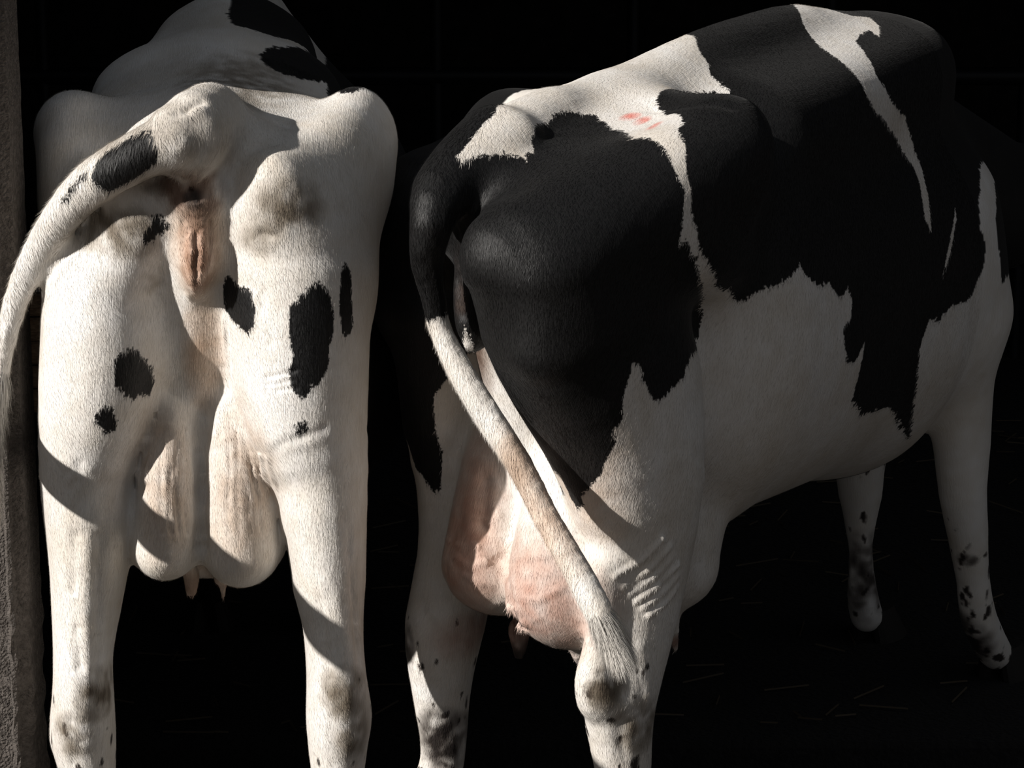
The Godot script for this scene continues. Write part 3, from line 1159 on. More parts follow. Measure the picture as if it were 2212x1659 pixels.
	f.B(-0.0286, 1.0187, -0.0885, -0.0306, 0.914, -0.1168, 0.0529, 0.085, 0.0531, 0.09, 1, 0, 0, 0.06, 0, 17)
	f.B(0.004, 1.4019, -0.0398, -0.0022, 1.4031, 0.0137, 0.0538, 0.065, 0.0554, 0.0665, 1, 0, 0, 0.025, 0, 18)
	f.B(-0.0022, 1.4031, 0.0137, -0.0152, 1.402, 0.0693, 0.0554, 0.0665, 0.0552, 0.066, 1, 0, 0, 0.025, 0, 18)
	f.B(-0.0152, 1.402, 0.0693, -0.04, 1.3943, 0.0846, 0.0552, 0.066, 0.0483, 0.0587, 1, 0, 0, 0.025, 0, 18)
	f.B(-0.04, 1.3943, 0.0846, -0.0691, 1.3833, 0.0865, 0.0483, 0.0587, 0.0409, 0.05, 1, 0, 0, 0.025, 0, 18)
	f.B(-0.0691, 1.3833, 0.0865, -0.0958, 1.3715, 0.0898, 0.0409, 0.05, 0.0384, 0.0443, 1, 0, 0, 0.025, 0, 18)
	f.B(-0.0958, 1.3715, 0.0898, -0.1223, 1.3577, 0.0887, 0.0384, 0.0443, 0.0373, 0.04, 1, 0, 0, 0.025, 0, 18)
	f.B(-0.1223, 1.3577, 0.0887, -0.1487, 1.3423, 0.0817, 0.0373, 0.04, 0.0357, 0.0377, 1, 0, 0, 0.025, 0, 18)
	f.B(-0.1487, 1.3423, 0.0817, -0.1744, 1.3237, 0.071, 0.0357, 0.0377, 0.034, 0.036, 1, 0, 0, 0.025, 0, 18)
	f.B(-0.1744, 1.3237, 0.071, -0.1987, 1.3001, 0.0581, 0.034, 0.036, 0.0317, 0.033, 1, 0, 0, 0.025, 0, 18)
	f.B(-0.1987, 1.3001, 0.0581, -0.2217, 1.2734, 0.0435, 0.0317, 0.033, 0.0293, 0.03, 1, 0, 0, 0.025, 0, 18)
	f.B(-0.2217, 1.2734, 0.0435, -0.2436, 1.2444, 0.0263, 0.0293, 0.03, 0.0269, 0.0279, 1, 0, 0, 0.025, 0, 18)
	f.B(-0.2436, 1.2444, 0.0263, -0.2637, 1.2141, 0.0112, 0.0269, 0.0279, 0.0246, 0.026, 1, 0, 0, 0.025, 0, 18)
	f.B(-0.2637, 1.2141, 0.0112, -0.2812, 1.1843, 0.0034, 0.0246, 0.026, 0.0227, 0.0239, 1, 0, 0, 0.025, 0, 18)
	f.B(-0.2812, 1.1843, 0.0034, -0.2964, 1.1536, -0.0005, 0.0227, 0.0239, 0.0211, 0.022, 1, 0, 0, 0.025, 0, 18)
	f.B(-0.2964, 1.1536, -0.0005, -0.3087, 1.1206, -0.0021, 0.0211, 0.022, 0.0196, 0.0209, 1, 0, 0, 0.025, 0, 18)
	f.B(-0.3087, 1.1206, -0.0021, -0.3188, 1.0869, -0.0017, 0.0196, 0.0209, 0.0182, 0.02, 1, 0, 0, 0.025, 0, 18)
	f.B(-0.3188, 1.0869, -0.0017, -0.327, 1.0553, -0.0018, 0.0182, 0.02, 0.017, 0.0189, 1, 0, 0, 0.025, 0, 18)
	f.B(-0.327, 1.0553, -0.0018, -0.3341, 1.0208, 0.0025, 0.017, 0.0189, 0.0161, 0.018, 1, 0, 0, 0.025, 0, 18)
	f.B(-0.3341, 1.0208, 0.0025, -0.3411, 0.9801, 0.0203, 0.0161, 0.018, 0.016, 0.0179, 1, 0, 0, 0.025, 0, 18)
	f.B(-0.3411, 0.9801, 0.0203, -0.3475, 0.9315, 0.0369, 0.016, 0.0179, 0.016, 0.018, 1, 0, 0, 0.025, 0, 18)
	f.B(-0.3475, 0.9315, 0.0369, -0.3534, 0.8611, 0.0362, 0.016, 0.018, 0.0154, 0.0175, 1, 0, 0, 0.025, 0, 18)
	f.B(-0.3534, 0.8611, 0.0362, -0.3576, 0.8019, 0.0313, 0.0154, 0.0175, 0.0147, 0.017, 1, 0, 0, 0.025, 0, 18)
	f.B(-0.0184, 1.2636, 0.0141, -0.0183, 1.2419, 0.0234, 0.0303, 0.05, 0.03, 0.0478, 1, 0, 0, 0.03, 0, 19)
	f.B(-0.0183, 1.2419, 0.0234, -0.0183, 1.2158, 0.0341, 0.03, 0.0478, 0.0288, 0.045, 1, 0, 0, 0.03, 0, 19)
	f.B(-0.0183, 1.2158, 0.0341, -0.0183, 1.1968, 0.04, 0.0288, 0.045, 0.0258, 0.0428, 1, 0, 0, 0.03, 0, 19)
	f.B(-0.0183, 1.1968, 0.04, -0.0186, 1.181, 0.0441, 0.0258, 0.0428, 0.0216, 0.04, 1, 0, 0, 0.03, 0, 19)
	f.B(-0.0186, 1.181, 0.0441, -0.0194, 1.1676, 0.0472, 0.0216, 0.04, 0.0158, 0.0347, 1, 0, 0, 0.03, 0, 19)
	f.B(-0.0194, 1.1676, 0.0472, -0.0203, 1.1585, 0.049, 0.0158, 0.0347, 0.0108, 0.03, 1, 0, 0, 0.03, 0, 19)
	f.B(-0.0226, 1.3094, 0.0289, -0.0226, 1.308, 0.0289, 0.0359, 0.05, 0.0359, 0.05, 1, 0, 0, 0.04, 0, 20)
	f.B(-0.0207, 1.3144, 0.084, -0.0208, 1.3116, 0.084, 0.0071, 0.02, 0.0071, 0.02, 1, 0, 0, 0.02, 1, 21)
	f.B(-0.0676, 0.9323, -0.0736, -0.0715, 0.8913, -0.0638, 0.036, 0.085, 0.042, 0.0966, 1, 0, 0, 0.02, 0, 22)
	f.B(-0.0715, 0.8913, -0.0638, -0.0763, 0.8367, -0.0541, 0.042, 0.0966, 0.0495, 0.11, 1, 0, 0, 0.02, 0, 22)
	f.B(-0.0763, 0.8367, -0.0541, -0.0807, 0.7762, -0.053, 0.0495, 0.11, 0.0566, 0.1191, 1, 0, 0, 0.02, 0, 22)
	f.B(-0.0807, 0.7762, -0.053, -0.084, 0.7276, -0.0545, 0.0566, 0.1191, 0.0619, 0.125, 1, 0, 0, 0.02, 0, 22)
	f.B(0.0232, 0.9299, -0.0789, 0.0279, 0.8886, -0.0711, 0.0436, 0.085, 0.0497, 0.0962, 1, 0, 0, 0.02, 0, 23)
	f.B(0.0279, 0.8886, -0.0711, 0.033, 0.8329, -0.0634, 0.0497, 0.0962, 0.0573, 0.11, 1, 0, 0, 0.02, 0, 23)
	f.B(0.033, 0.8329, -0.0634, 0.0357, 0.7689, -0.0623, 0.0573, 0.11, 0.064, 0.1216, 1, 0, 0, 0.02, 0, 23)
	f.B(0.0357, 0.7689, -0.0623, 0.0372, 0.7171, -0.0631, 0.064, 0.1216, 0.069, 0.13, 1, 0, 0, 0.02, 0, 23)
	f.B(-0.0315, 0.7088, -0.262, -0.0446, 0.6736, -0.453, 0.119, 0.11, 0.0994, 0.1, 1, 0, 0, 0.05, 0, 24)
	f.B(-0.0487, 0.6597, -0.0827, -0.0496, 0.627, -0.0827, 0.0153, 0.017, 0.0107, 0.013, 1, 0, 0, 0.02, 0, 25)
	f.B(-0.0015, 0.6597, -0.0802, 0.002, 0.6159, -0.08, 0.0137, 0.015, 0.0061, 0.009, 1, 0, 0, 0.02, 0, 26)
	f.B(0.0183, 1.02, -1.401, 0.0367, 1.1, -1.7505, 0.26, 0.34, 0.16, 0.27, 1, 0, 0, 0.1, 0, 27)
	f.B(0.0314, 1.22, -1.6506, 0.0602, 1.18, -2.1999, 0.13, 0.2, 0.1, 0.14, 1, 0, 0, 0.1, 0, 28)
	f.B(-0.1236, 0.95, -1.5586, -0.1243, 0.8644, -1.5449, 0.09, 0.13, 0.0816, 0.1069, 1, 0, 0, 0.03, 0, 29)
	f.B(-0.1243, 0.8644, -1.5449, -0.1252, 0.75, -1.5286, 0.0816, 0.1069, 0.07, 0.08, 1, 0, 0, 0.03, 0, 29)
	f.B(-0.1252, 0.75, -1.5286, -0.1258, 0.6312, -1.5168, 0.07, 0.08, 0.0571, 0.0628, 1, 0, 0, 0.03, 0, 29)
	f.B(-0.1258, 0.6312, -1.5168, -0.1262, 0.52, -1.5087, 0.0571, 0.0628, 0.045, 0.05, 1, 0, 0, 0.03, 0, 29)
	f.B(-0.1262, 0.52, -1.5087, -0.1263, 0.4444, -1.5074, 0.045, 0.05, 0.0364, 0.0403, 1, 0, 0, 0.03, 0, 29)
	f.B(-0.1263, 0.4444, -1.5074, -0.1262, 0.38, -1.5087, 0.0364, 0.0403, 0.032, 0.035, 1, 0, 0, 0.03, 0, 29)
	f.B(-0.1262, 0.38, -1.5087, -0.1263, 0.3059, -1.5068, 0.032, 0.035, 0.0353, 0.0364, 1, 0, 0, 0.03, 0, 29)
	f.B(-0.1263, 0.3059, -1.5068, -0.1262, 0.24, -1.5087, 0.0353, 0.0364, 0.04, 0.04, 1, 0, 0, 0.03, 0, 29)
	f.B(-0.1262, 0.24, -1.5087, -0.1254, 0.1938, -1.5237, 0.04, 0.04, 0.0395, 0.0413, 1, 0, 0, 0.03, 0, 29)
	f.B(-0.1254, 0.1938, -1.5237, -0.1246, 0.165, -1.5386, 0.0395, 0.0413, 0.038, 0.042, 1, 0, 0, 0.03, 0, 29)
	f.B(0.176, 0.95, -1.5429, 0.1753, 0.8644, -1.5292, 0.09, 0.13, 0.0816, 0.1069, 1, 0, 0, 0.03, 0, 30)
	f.B(0.1753, 0.8644, -1.5292, 0.1744, 0.75, -1.5129, 0.0816, 0.1069, 0.07, 0.08, 1, 0, 0, 0.03, 0, 30)
	f.B(0.1744, 0.75, -1.5129, 0.1738, 0.6312, -1.5011, 0.07, 0.08, 0.0571, 0.0628, 1, 0, 0, 0.03, 0, 30)
	f.B(0.1738, 0.6312, -1.5011, 0.1734, 0.52, -1.493, 0.0571, 0.0628, 0.045, 0.05, 1, 0, 0, 0.03, 0, 30)
	f.B(0.1734, 0.52, -1.493, 0.1733, 0.4444, -1.4917, 0.045, 0.05, 0.0364, 0.0403, 1, 0, 0, 0.03, 0, 30)
	f.B(0.1733, 0.4444, -1.4917, 0.1734, 0.38, -1.493, 0.0364, 0.0403, 0.032, 0.035, 1, 0, 0, 0.03, 0, 30)
	f.B(0.1734, 0.38, -1.493, 0.1733, 0.3059, -1.4911, 0.032, 0.035, 0.0353, 0.0364, 1, 0, 0, 0.03, 0, 30)
	f.B(0.1733, 0.3059, -1.4911, 0.1734, 0.24, -1.493, 0.0353, 0.0364, 0.04, 0.04, 1, 0, 0, 0.03, 0, 30)
	f.B(0.1734, 0.24, -1.493, 0.1742, 0.1938, -1.508, 0.04, 0.04, 0.0395, 0.0413, 1, 0, 0, 0.03, 0, 30)
	f.B(0.1742, 0.1938, -1.508, 0.1749, 0.165, -1.5229, 0.0395, 0.0413, 0.038, 0.042, 1, 0, 0, 0.03, 0, 30)
	f.B(-0.0097, 1.24, -2.2035, -0.013, 1.1788, -2.3195, 0.09, 0.1, 0.0837, 0.0941, 1, 0, 0, 0.05, 0, 31)
	f.B(-0.013, 1.1788, -2.3195, -0.0166, 1.1, -2.4542, 0.0837, 0.0941, 0.075, 0.085, 1, 0, 0, 0.05, 0, 31)
	f.B(-0.0166, 1.1, -2.4542, -0.0181, 1.0212, -2.5451, 0.075, 0.085, 0.0641, 0.0716, 1, 0, 0, 0.05, 0, 31)
	f.B(-0.0181, 1.0212, -2.5451, -0.0187, 0.96, -2.6045, 0.0641, 0.0716, 0.055, 0.06, 1, 0, 0, 0.05, 0, 31)
	f.B(-0.1426, 1.3879, -2.1104, -0.2098, 1.4053, -2.1139, 0.03, 0.012, 0.022, 0.008, 0, 1, 0, 0.02, 0, 32)
	f.B(0.0476, 1.26, -2.1505, 0.1349, 1.17, -2.0958, 0.035, 0.012, 0.03, 0.008, 0, 1, 0, 0.02, 0, 33)

func coat_left(c: Coat) -> void:
	c.patch(1, Vector3(-0.1157, 1.3667, 0.1203), Vector3(0.9946, 0, 0.1041), Vector3(0.0109, 0.9945, -0.1044), -0.068, 0.0743, PackedVector2Array([Vector2(0.0408, 0.0477), Vector2(0.0283, 0.047), Vector2(0.0109, 0.0384), Vector2(-0.018, 0.0184), Vector2(-0.039, 0.004), Vector2(-0.0504, -0.013), Vector2(-0.0529, -0.0258), Vector2(-0.0448, -0.0343), Vector2(-0.0289, -0.0443), Vector2(-0.0144, -0.0413), Vector2(0.0157, -0.0253), Vector2(0.0458, -0.0042), Vector2(0.0557, 0.0079), Vector2(0.051, 0.0248)]))
	c.patch(1, Vector3(-0.1979, 1.3229, 0.0968), Vector3(0.9677, 0, 0.2522), Vector3(0.0426, 0.9856, -0.1634), -0.0741, 0.0696, PackedVector2Array([Vector2(0.0253, 0.0207), Vector2(0.0149, 0.0186), Vector2(0.0017, 0.0069), Vector2(-0.0163, -0.0105), Vector2(-0.0297, -0.025), Vector2(-0.0166, -0.0191), Vector2(0.0016, -0.0031), Vector2(0.0191, 0.0115)]))
	c.patch(1, Vector3(-0.0793, 1.2538, 0.0639), Vector3(0.988, 0, -0.1545), Vector3(-0.004, 0.9997, -0.0258), -0.0649, 0.0627, PackedVector2Array([Vector2(0.0091, 0.0193), Vector2(-0.0053, 0.0228), Vector2(-0.0015, 0.0051), Vector2(-0.0148, -0.0001), Vector2(-0.018, -0.0148), Vector2(-0.0095, -0.0243), Vector2(0.0026, -0.0102), Vector2(0.0144, -0.0079), Vector2(0.0231, 0.0103)]))
	c.patch(1, Vector3(0.0465, 1.132, 0.051), Vector3(0.946, 0, 0.3243), Vector3(0.0255, 0.9969, -0.0743), -0.0794, 0.0769, PackedVector2Array([Vector2(-0.0225, 0.0484), Vector2(-0.0144, 0.0385), Vector2(0.0093, 0.026), Vector2(0.0267, 0.0204), Vector2(0.0326, -0.004), Vector2(0.0308, -0.0307), Vector2(0.0161, -0.045), Vector2(0.0035, -0.04), Vector2(-0.0179, -0.0263), Vector2(-0.0324, -0.0097), Vector2(-0.0318, 0.0223)]))
	c.patch(1, Vector3(0.1562, 1.0719, 0.0986), Vector3(0.99, 0, -0.1408), Vector3(-0.0185, 0.9913, -0.1303), -0.0666, 0.0691, PackedVector2Array([Vector2(0.0107, 0.1004), Vector2(0.0196, 0.0971), Vector2(0.033, 0.0847), Vector2(0.0413, 0.0461), Vector2(0.0373, 0.014), Vector2(0.0305, -0.0031), Vector2(0.0308, -0.0297), Vector2(0.0155, -0.0582), Vector2(0.0049, -0.062), Vector2(-0.0009, -0.0573), Vector2(-0.0012, -0.0706), Vector2(-0.0131, -0.076), Vector2(-0.0258, -0.0652), Vector2(-0.0298, -0.0533), Vector2(-0.0308, -0.0297), Vector2(-0.0247, -0.0121), Vector2(-0.0272, 0.0026), Vector2(-0.0309, 0.0291), Vector2(-0.0285, 0.0611), Vector2(-0.0106, 0.0823)]))
	c.patch(1, Vector3(0.2137, 1.1384, 0.0579), Vector3(0.9024, 0, -0.4309), Vector3(-0.0687, 0.9872, -0.1439), -0.0695, 0.0669, PackedVector2Array([Vector2(0.0033, 0.0592), Vector2(0.012, 0.0483), Vector2(0.0138, -0.0035), Vector2(0.0111, -0.0477), Vector2(-0.0052, -0.0614), Vector2(-0.0138, -0.0393), Vector2(-0.0137, -0.001), Vector2(-0.0075, 0.0454)]))
	c.patch(1, Vector3(-0.1156, 1.0239, 0.058), Vector3(0.9014, 0, -0.433), Vector3(-0.0317, 0.9973, -0.066), -0.0831, 0.0758, PackedVector2Array([Vector2(-0.0087, 0.045), Vector2(0.0051, 0.0347), Vector2(0.024, 0.0257), Vector2(0.0217, 0.0156), Vector2(0.033, 0.0014), Vector2(0.0387, -0.0199), Vector2(0.0305, -0.0386), Vector2(0.0131, -0.0335), Vector2(-0.0059, -0.037), Vector2(-0.0217, -0.0295), Vector2(-0.0249, -0.02), Vector2(-0.0377, -0.0139), Vector2(-0.0387, 0.0281), Vector2(-0.0285, 0.0419)]))
	c.patch(1, Vector3(-0.1598, 0.9577, 0.0846), Vector3(0.9682, 0, -0.2501), Vector3(-0.0136, 0.9985, -0.0525), -0.0657, 0.0656, PackedVector2Array([Vector2(-0.0025, 0.0217), Vector2(0.0094, 0.0138), Vector2(0.0178, -0.0042), Vector2(0.0152, -0.0163), Vector2(0.0059, -0.0204), Vector2(-0.0105, -0.0103), Vector2(-0.0195, 0.0014), Vector2(-0.0157, 0.0143)]))
	c.patch(1, Vector3(0.1437, 0.9451, 0.107), Vector3(0.9988, 0, -0.0489), Vector3(-0.0056, 0.9935, -0.114), -0.0608, 0.0618, PackedVector2Array([Vector2(-0.0001, 0.0112), Vector2(0.0106, 0.0034), Vector2(0.0069, -0.0063), Vector2(-0.0049, -0.0099), Vector2(-0.0125, 0.0015)]))
	c.patch(1, Vector3(0.0988, 1.4721, -0.5424), Vector3(0.9606, 0, -0.2779), Vector3(-0.1772, 0.7703, -0.6126), -0.2696, 0.3663, PackedVector2Array([Vector2(-0.0004, 0.3578), Vector2(-0.0025, 0.3201), Vector2(-0.0292, 0.2194), Vector2(-0.0554, 0.1538), Vector2(-0.061, 0.0946), Vector2(-0.0203, 0.0801), Vector2(0.0172, 0.0791), Vector2(0.0576, 0.0939), Vector2(0.0943, 0.093), Vector2(0.0293, 0.0223), Vector2(-0.012, 0.0062), Vector2(-0.0375, -0.0101), Vector2(-0.0505, -0.0303), Vector2(-0.0427, -0.0557), Vector2(-0.0203, -0.0856), Vector2(0.0178, -0.0893), Vector2(0.0674, -0.0761), Vector2(0.0158, -0.2419), Vector2(0.0295, -0.2535), Vector2(0.0784, -0.2244), Vector2(0.1145, -0.2055), Vector2(0.1478, -0.192), Vector2(0.1709, -0.1973), Vector2(0.2092, -0.175), Vector2(0.2129, -0.139), Vector2(0.2139, -0.1076), Vector2(0.2148, -0.0766), Vector2(0.2156, -0.0459), Vector2(0.1811, -0.0389), Vector2(0.1465, -0.032), Vector2(0.2807, 0.3197), Vector2(0.2411, 0.3271), Vector2(0.2015, 0.3342), Vector2(0.2865, 0.6224), Vector2(0.2379, 0.618), Vector2(0.1884, 0.6107), Vector2(0.1441, 0.6151)]))
	c.patch(1, Vector3(0.36, 0.95, -0.9), Vector3(0, 0, -1), Vector3(0, 1, 0), -0.2, 0.2, PackedVector2Array([Vector2(-0.70, -0.5), Vector2(0.7, -0.5), Vector2(0.7, 0.6), Vector2(-0.35, 0.45), Vector2(-0.42, 0.15), Vector2(-0.70, 0.1)]))
	c.patch(1, Vector3(-0.37, 1.05, -0.8), Vector3(0, 0, 1), Vector3(0, 1, 0), -0.2, 0.2, PackedVector2Array([Vector2(-0.15, -0.03), Vector2(0.4, -0.12), Vector2(0.4, 0.15), Vector2(-0.15, 0.12)]))
	c.tint(-0.0708, 1.3251, 0.0453, 0.0361, 0.0246, 0.12, Color(0.3, 0.25, 0.21, 0.8), 0.3)  # dark skin under the tail, with the shade there painted in
	c.limb(1, -0.126, 0.95, -1.53, -0.126, 0.75, -1.52, 0.16)  # both forelegs painted black so they sink into the barn's darkness
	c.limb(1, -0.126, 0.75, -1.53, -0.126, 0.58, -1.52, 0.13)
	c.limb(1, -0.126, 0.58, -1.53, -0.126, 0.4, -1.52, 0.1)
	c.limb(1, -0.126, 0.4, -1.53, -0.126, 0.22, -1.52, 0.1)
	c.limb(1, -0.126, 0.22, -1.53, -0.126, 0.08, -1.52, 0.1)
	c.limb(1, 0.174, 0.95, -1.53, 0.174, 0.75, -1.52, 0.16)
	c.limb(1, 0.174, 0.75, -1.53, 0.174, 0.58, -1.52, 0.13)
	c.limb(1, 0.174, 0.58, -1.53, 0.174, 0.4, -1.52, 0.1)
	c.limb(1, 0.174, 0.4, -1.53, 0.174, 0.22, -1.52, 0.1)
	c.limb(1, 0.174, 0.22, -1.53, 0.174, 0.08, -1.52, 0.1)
	c.tint(-0.0142, 1.2371, 0.0756, 0.0539, 0.1222, 0.14, Color(0.72, 0.6, 0.5, 0.9), 0.3)
	c.tint(-0.013, 1.0481, 0.0069, 0.0406, 0.118, 0.14, Color(0.72, 0.6, 0.5, 0.8), 0.3)
	c.tint(-0.0151, 1.2197, 0.0792, 0.0324, 0.0755, 0.12, Color(0.73, 0.59, 0.51, 1.0), 0.1)
	c.tint(-0.02, 1.311, 0.0654, 0.0611, 0.0503, 0.15, Color(0.35, 0.25, 0.2, 0.75), 1.0)
	c.tint(-0.0174, 1.3019, 0.0766, 0.0179, 0.0201, 0.1, Color(0.16, 0.14, 0.13, 0.9), 1.0)
	c.tint(-0.1384, 1.2513, 0.0678, 0.0939, 0.0505, 0.12, Color(0.4, 0.36, 0.31, 0.75), 1.0)
	c.tint(-0.0867, 1.1732, 0.0377, 0.0219, 0.0292, 0.1, Color(0.4, 0.36, 0.31, 0.5), 1.0)
	c.tint(0.1258, 1.2887, 0.0919, 0.0713, 0.0535, 0.12, Color(0.4, 0.36, 0.31, 0.7), 1.0)
	c.tint(0.0819, 1.2374, 0.0827, 0.043, 0.0287, 0.1, Color(0.4, 0.36, 0.31, 0.5), 1.0)
	c.tint(-0.0806, 0.8425, 0.0557, 0.0517, 0.1477, 0.15, Color(0.68, 0.6, 0.53, 0.8), 0.4)
	c.tint(0.0425, 0.8382, 0.0458, 0.0739, 0.1625, 0.15, Color(0.68, 0.6, 0.53, 0.8), 0.4)
	c.tint(-0.037, 0.6329, -0.0784, 0.1466, 0.0463, 0.2, Color(0.6, 0.48, 0.4, 0.7), 0.3)
	c.tint(-0.0146, 1.2092, 0.0812, 0.0431, 0.0791, 0.1, Color(0.45, 0.33, 0.26, 0.5), 1.6)
	c.tint(-0.1879, 0.5064, 0.0791, 0.0452, 0.0528, 0.1, Color(0.4, 0.36, 0.31, 0.9), 1.0)
	c.tint(-0.2298, 0.4399, 0.0869, 0.0417, 0.0455, 0.1, Color(0.4, 0.36, 0.31, 0.8), 1.0)
	c.tint(0.1999, 0.513, 0.1179, 0.0446, 0.052, 0.1, Color(0.4, 0.36, 0.31, 0.8), 1.0)
	c.tint(0.2135, 0.4392, 0.1082, 0.0337, 0.0674, 0.1, Color(0.4, 0.36, 0.31, 0.7), 1.0)
	c.tint(-0.093, 1.401, 0.1265, 0.1414, 0.0848, 0.3, Color(0.4, 0.36, 0.31, 0.35), 1.0)
	c.tint(0.0382, 1.4399, -0.3084, 0.1174, 0.0548, 0.3, Color(0.4, 0.36, 0.31, 0.5), 1.0)
	c.line(-0.014, 1.2477, 0.0742, -0.0137, 1.2231, 0.0784, 0.0045, -0.006)
	c.line(-0.0137, 1.2231, 0.0784, -0.0162, 1.1986, 0.0825, 0.0045, -0.006)
	c.line(-0.0162, 1.1986, 0.0825, -0.0179, 1.1669, 0.0797, 0.0045, -0.006)
	c.line(-0.024, 1.2442, 0.0745, -0.026, 1.2091, 0.0802, 0.007, 0.004)
	c.line(-0.026, 1.2091, 0.0802, -0.0232, 1.1767, 0.0815, 0.007, 0.004)
	c.line(-0.035, 1.2654, 0.0715, -0.0369, 1.2222, 0.0715, 0.0045, -0.004)
	c.line(-0.0369, 1.2222, 0.0715, -0.0318, 1.187, 0.0775, 0.0045, -0.004)
	c.line(-0.0045, 1.2434, 0.0704, -0.0037, 1.208, 0.075, 0.007, 0.004)
	c.line(-0.0037, 1.208, 0.075, -0.0094, 1.1758, 0.0769, 0.007, 0.004)
	c.line(0.0071, 1.264, 0.0647, 0.0066, 1.2205, 0.0637, 0.0045, -0.004)
	c.line(0.0066, 1.2205, 0.0637, -0.001, 1.1855, 0.0708, 0.0045, -0.004)
	c.line(-0.0369, 1.2698, 0.0721, -0.0252, 1.2747, 0.0766, 0.003, -0.0022)
	c.line(-0.0252, 1.2747, 0.0766, -0.0168, 1.2709, 0.0756, 0.003, -0.0022)
	c.line(-0.0091, 1.2714, 0.0744, 0, 1.2745, 0.072, 0.003, -0.0022)
	c.line(0, 1.2745, 0.072, 0.0079, 1.2691, 0.0653, 0.003, -0.0022)
	c.line(-0.0352, 1.261, 0.0706, -0.0256, 1.2658, 0.0745, 0.003, -0.0022)
	c.line(-0.0256, 1.2658, 0.0745, -0.0172, 1.2621, 0.0741, 0.003, -0.0022)
	c.line(-0.0095, 1.2625, 0.0729, -0.0004, 1.2655, 0.069, 0.003, -0.0022)
	c.line(-0.0004, 1.2655, 0.069, 0.0056, 1.2605, 0.0649, 0.003, -0.0022)
	c.line(-0.0377, 1.252, 0.0682, -0.0259, 1.257, 0.0731, 0.003, -0.0022)
	c.line(-0.0259, 1.257, 0.0731, -0.0175, 1.2533, 0.0733, 0.003, -0.0022)
	c.line(-0.0098, 1.2538, 0.0721, -0.0007, 1.2566, 0.0677, 0.003, -0.0022)
	c.line(-0.0007, 1.2566, 0.0677, 0.0073, 1.2514, 0.0623, 0.003, -0.0022)
	c.line(-0.0357, 1.2428, 0.0698, -0.0262, 1.2475, 0.0728, 0.003, -0.0022)
	c.line(-0.0262, 1.2475, 0.0728, -0.0176, 1.2442, 0.0748, 0.003, -0.0022)
	c.line(-0.01, 1.2445, 0.0724, -0.0009, 1.2474, 0.0684, 0.003, -0.0022)
	c.line(-0.0009, 1.2474, 0.0684, 0.005, 1.2422, 0.0636, 0.003, -0.0022)
	c.line(-0.0383, 1.2325, 0.0685, -0.0263, 1.2378, 0.075, 0.003, -0.0022)
	c.line(-0.0263, 1.2378, 0.075, -0.0178, 1.2344, 0.0766, 0.003, -0.0022)
	c.line(-0.01, 1.2348, 0.0751, -0.0011, 1.2374, 0.0694, 0.003, -0.0022)
	c.line(-0.0011, 1.2374, 0.0694, 0.0069, 1.2319, 0.0629, 0.003, -0.0022)
	c.line(-0.0361, 1.2237, 0.0719, -0.0264, 1.2288, 0.0769, 0.003, -0.0022)
	c.line(-0.0264, 1.2288, 0.0769, -0.0179, 1.2253, 0.0785, 0.003, -0.0022)
	c.line(-0.0102, 1.2258, 0.077, -0.0013, 1.2283, 0.0711, 0.003, -0.0022)
	c.line(-0.0013, 1.2283, 0.0711, 0.0047, 1.223, 0.0656, 0.003, -0.0022)
	c.line(-0.0387, 1.2132, 0.0695, -0.0266, 1.2189, 0.0783, 0.003, -0.0022)
	c.line(-0.0266, 1.2189, 0.0783, -0.018, 1.2155, 0.0803, 0.003, -0.0022)
	c.line(-0.0103, 1.2159, 0.0786, -0.0014, 1.2184, 0.0721, 0.003, -0.0022)
	c.line(-0.0014, 1.2184, 0.0721, 0.0063, 1.2123, 0.0625, 0.003, -0.0022)
	c.line(-0.0367, 1.2035, 0.0721, -0.0267, 1.2091, 0.0799, 0.003, -0.0022)
	c.line(-0.0267, 1.2091, 0.0799, -0.0181, 1.2057, 0.0821, 0.003, -0.0022)
	c.line(-0.0104, 1.2061, 0.0804, -0.0016, 1.2084, 0.0732, 0.003, -0.0022)
	c.line(-0.0016, 1.2084, 0.0732, 0.0042, 1.2029, 0.0665, 0.003, -0.0022)
	c.line(-0.0336, 1.1435, 0.0387, -0.0254, 1.1267, 0.028, 0.006, 0.003)
	c.line(-0.0254, 1.1267, 0.028, -0.0148, 1.1455, 0.0502, 0.006, 0.003)
	c.line(-0.0284, 1.3239, 0.0782, -0.0385, 1.3364, 0.0922, 0.004, -0.003)
	c.line(-0.0232, 1.3286, 0.0821, -0.0268, 1.3472, 0.105, 0.004, -0.003)
	c.line(-0.0135, 1.3292, 0.0828, -0.006, 1.348, 0.1014, 0.004, -0.003)
	c.line(-0.0081, 1.3238, 0.0791, 0.0048, 1.3341, 0.0785, 0.004, -0.003)
	c.line(-0.0073, 1.3122, 0.0771, 0.0065, 1.3082, 0.072, 0.004, -0.003)
	c.line(-0.0097, 1.3042, 0.0782, 0.0013, 1.2908, 0.0749, 0.004, -0.003)
	c.line(-0.0305, 1.3121, 0.0756, -0.0439, 1.3094, 0.0778, 0.004, -0.003)
	c.line(-0.0268, 1.3041, 0.0764, -0.0358, 1.2917, 0.0792, 0.004, -0.003)
	c.line(0.0485, 0.8828, 0.028, 0.0538, 0.8512, 0.0381, 0.006, 0.0055)
	c.line(0.0538, 0.8512, 0.0381, 0.0615, 0.8171, 0.0389, 0.006, 0.0055)
	c.line(0.061, 0.8829, 0.0291, 0.0661, 0.851, 0.0279, 0.006, 0.0055)
	c.line(0.0661, 0.851, 0.0279, 0.074, 0.8178, 0.0223, 0.006, 0.0055)
	c.line(0.0731, 0.8885, 0.0521, 0.0781, 0.8548, 0.0314, 0.006, 0.0055)
	c.line(0.0781, 0.8548, 0.0314, 0.086, 0.8201, 0.0087, 0.006, 0.0055)
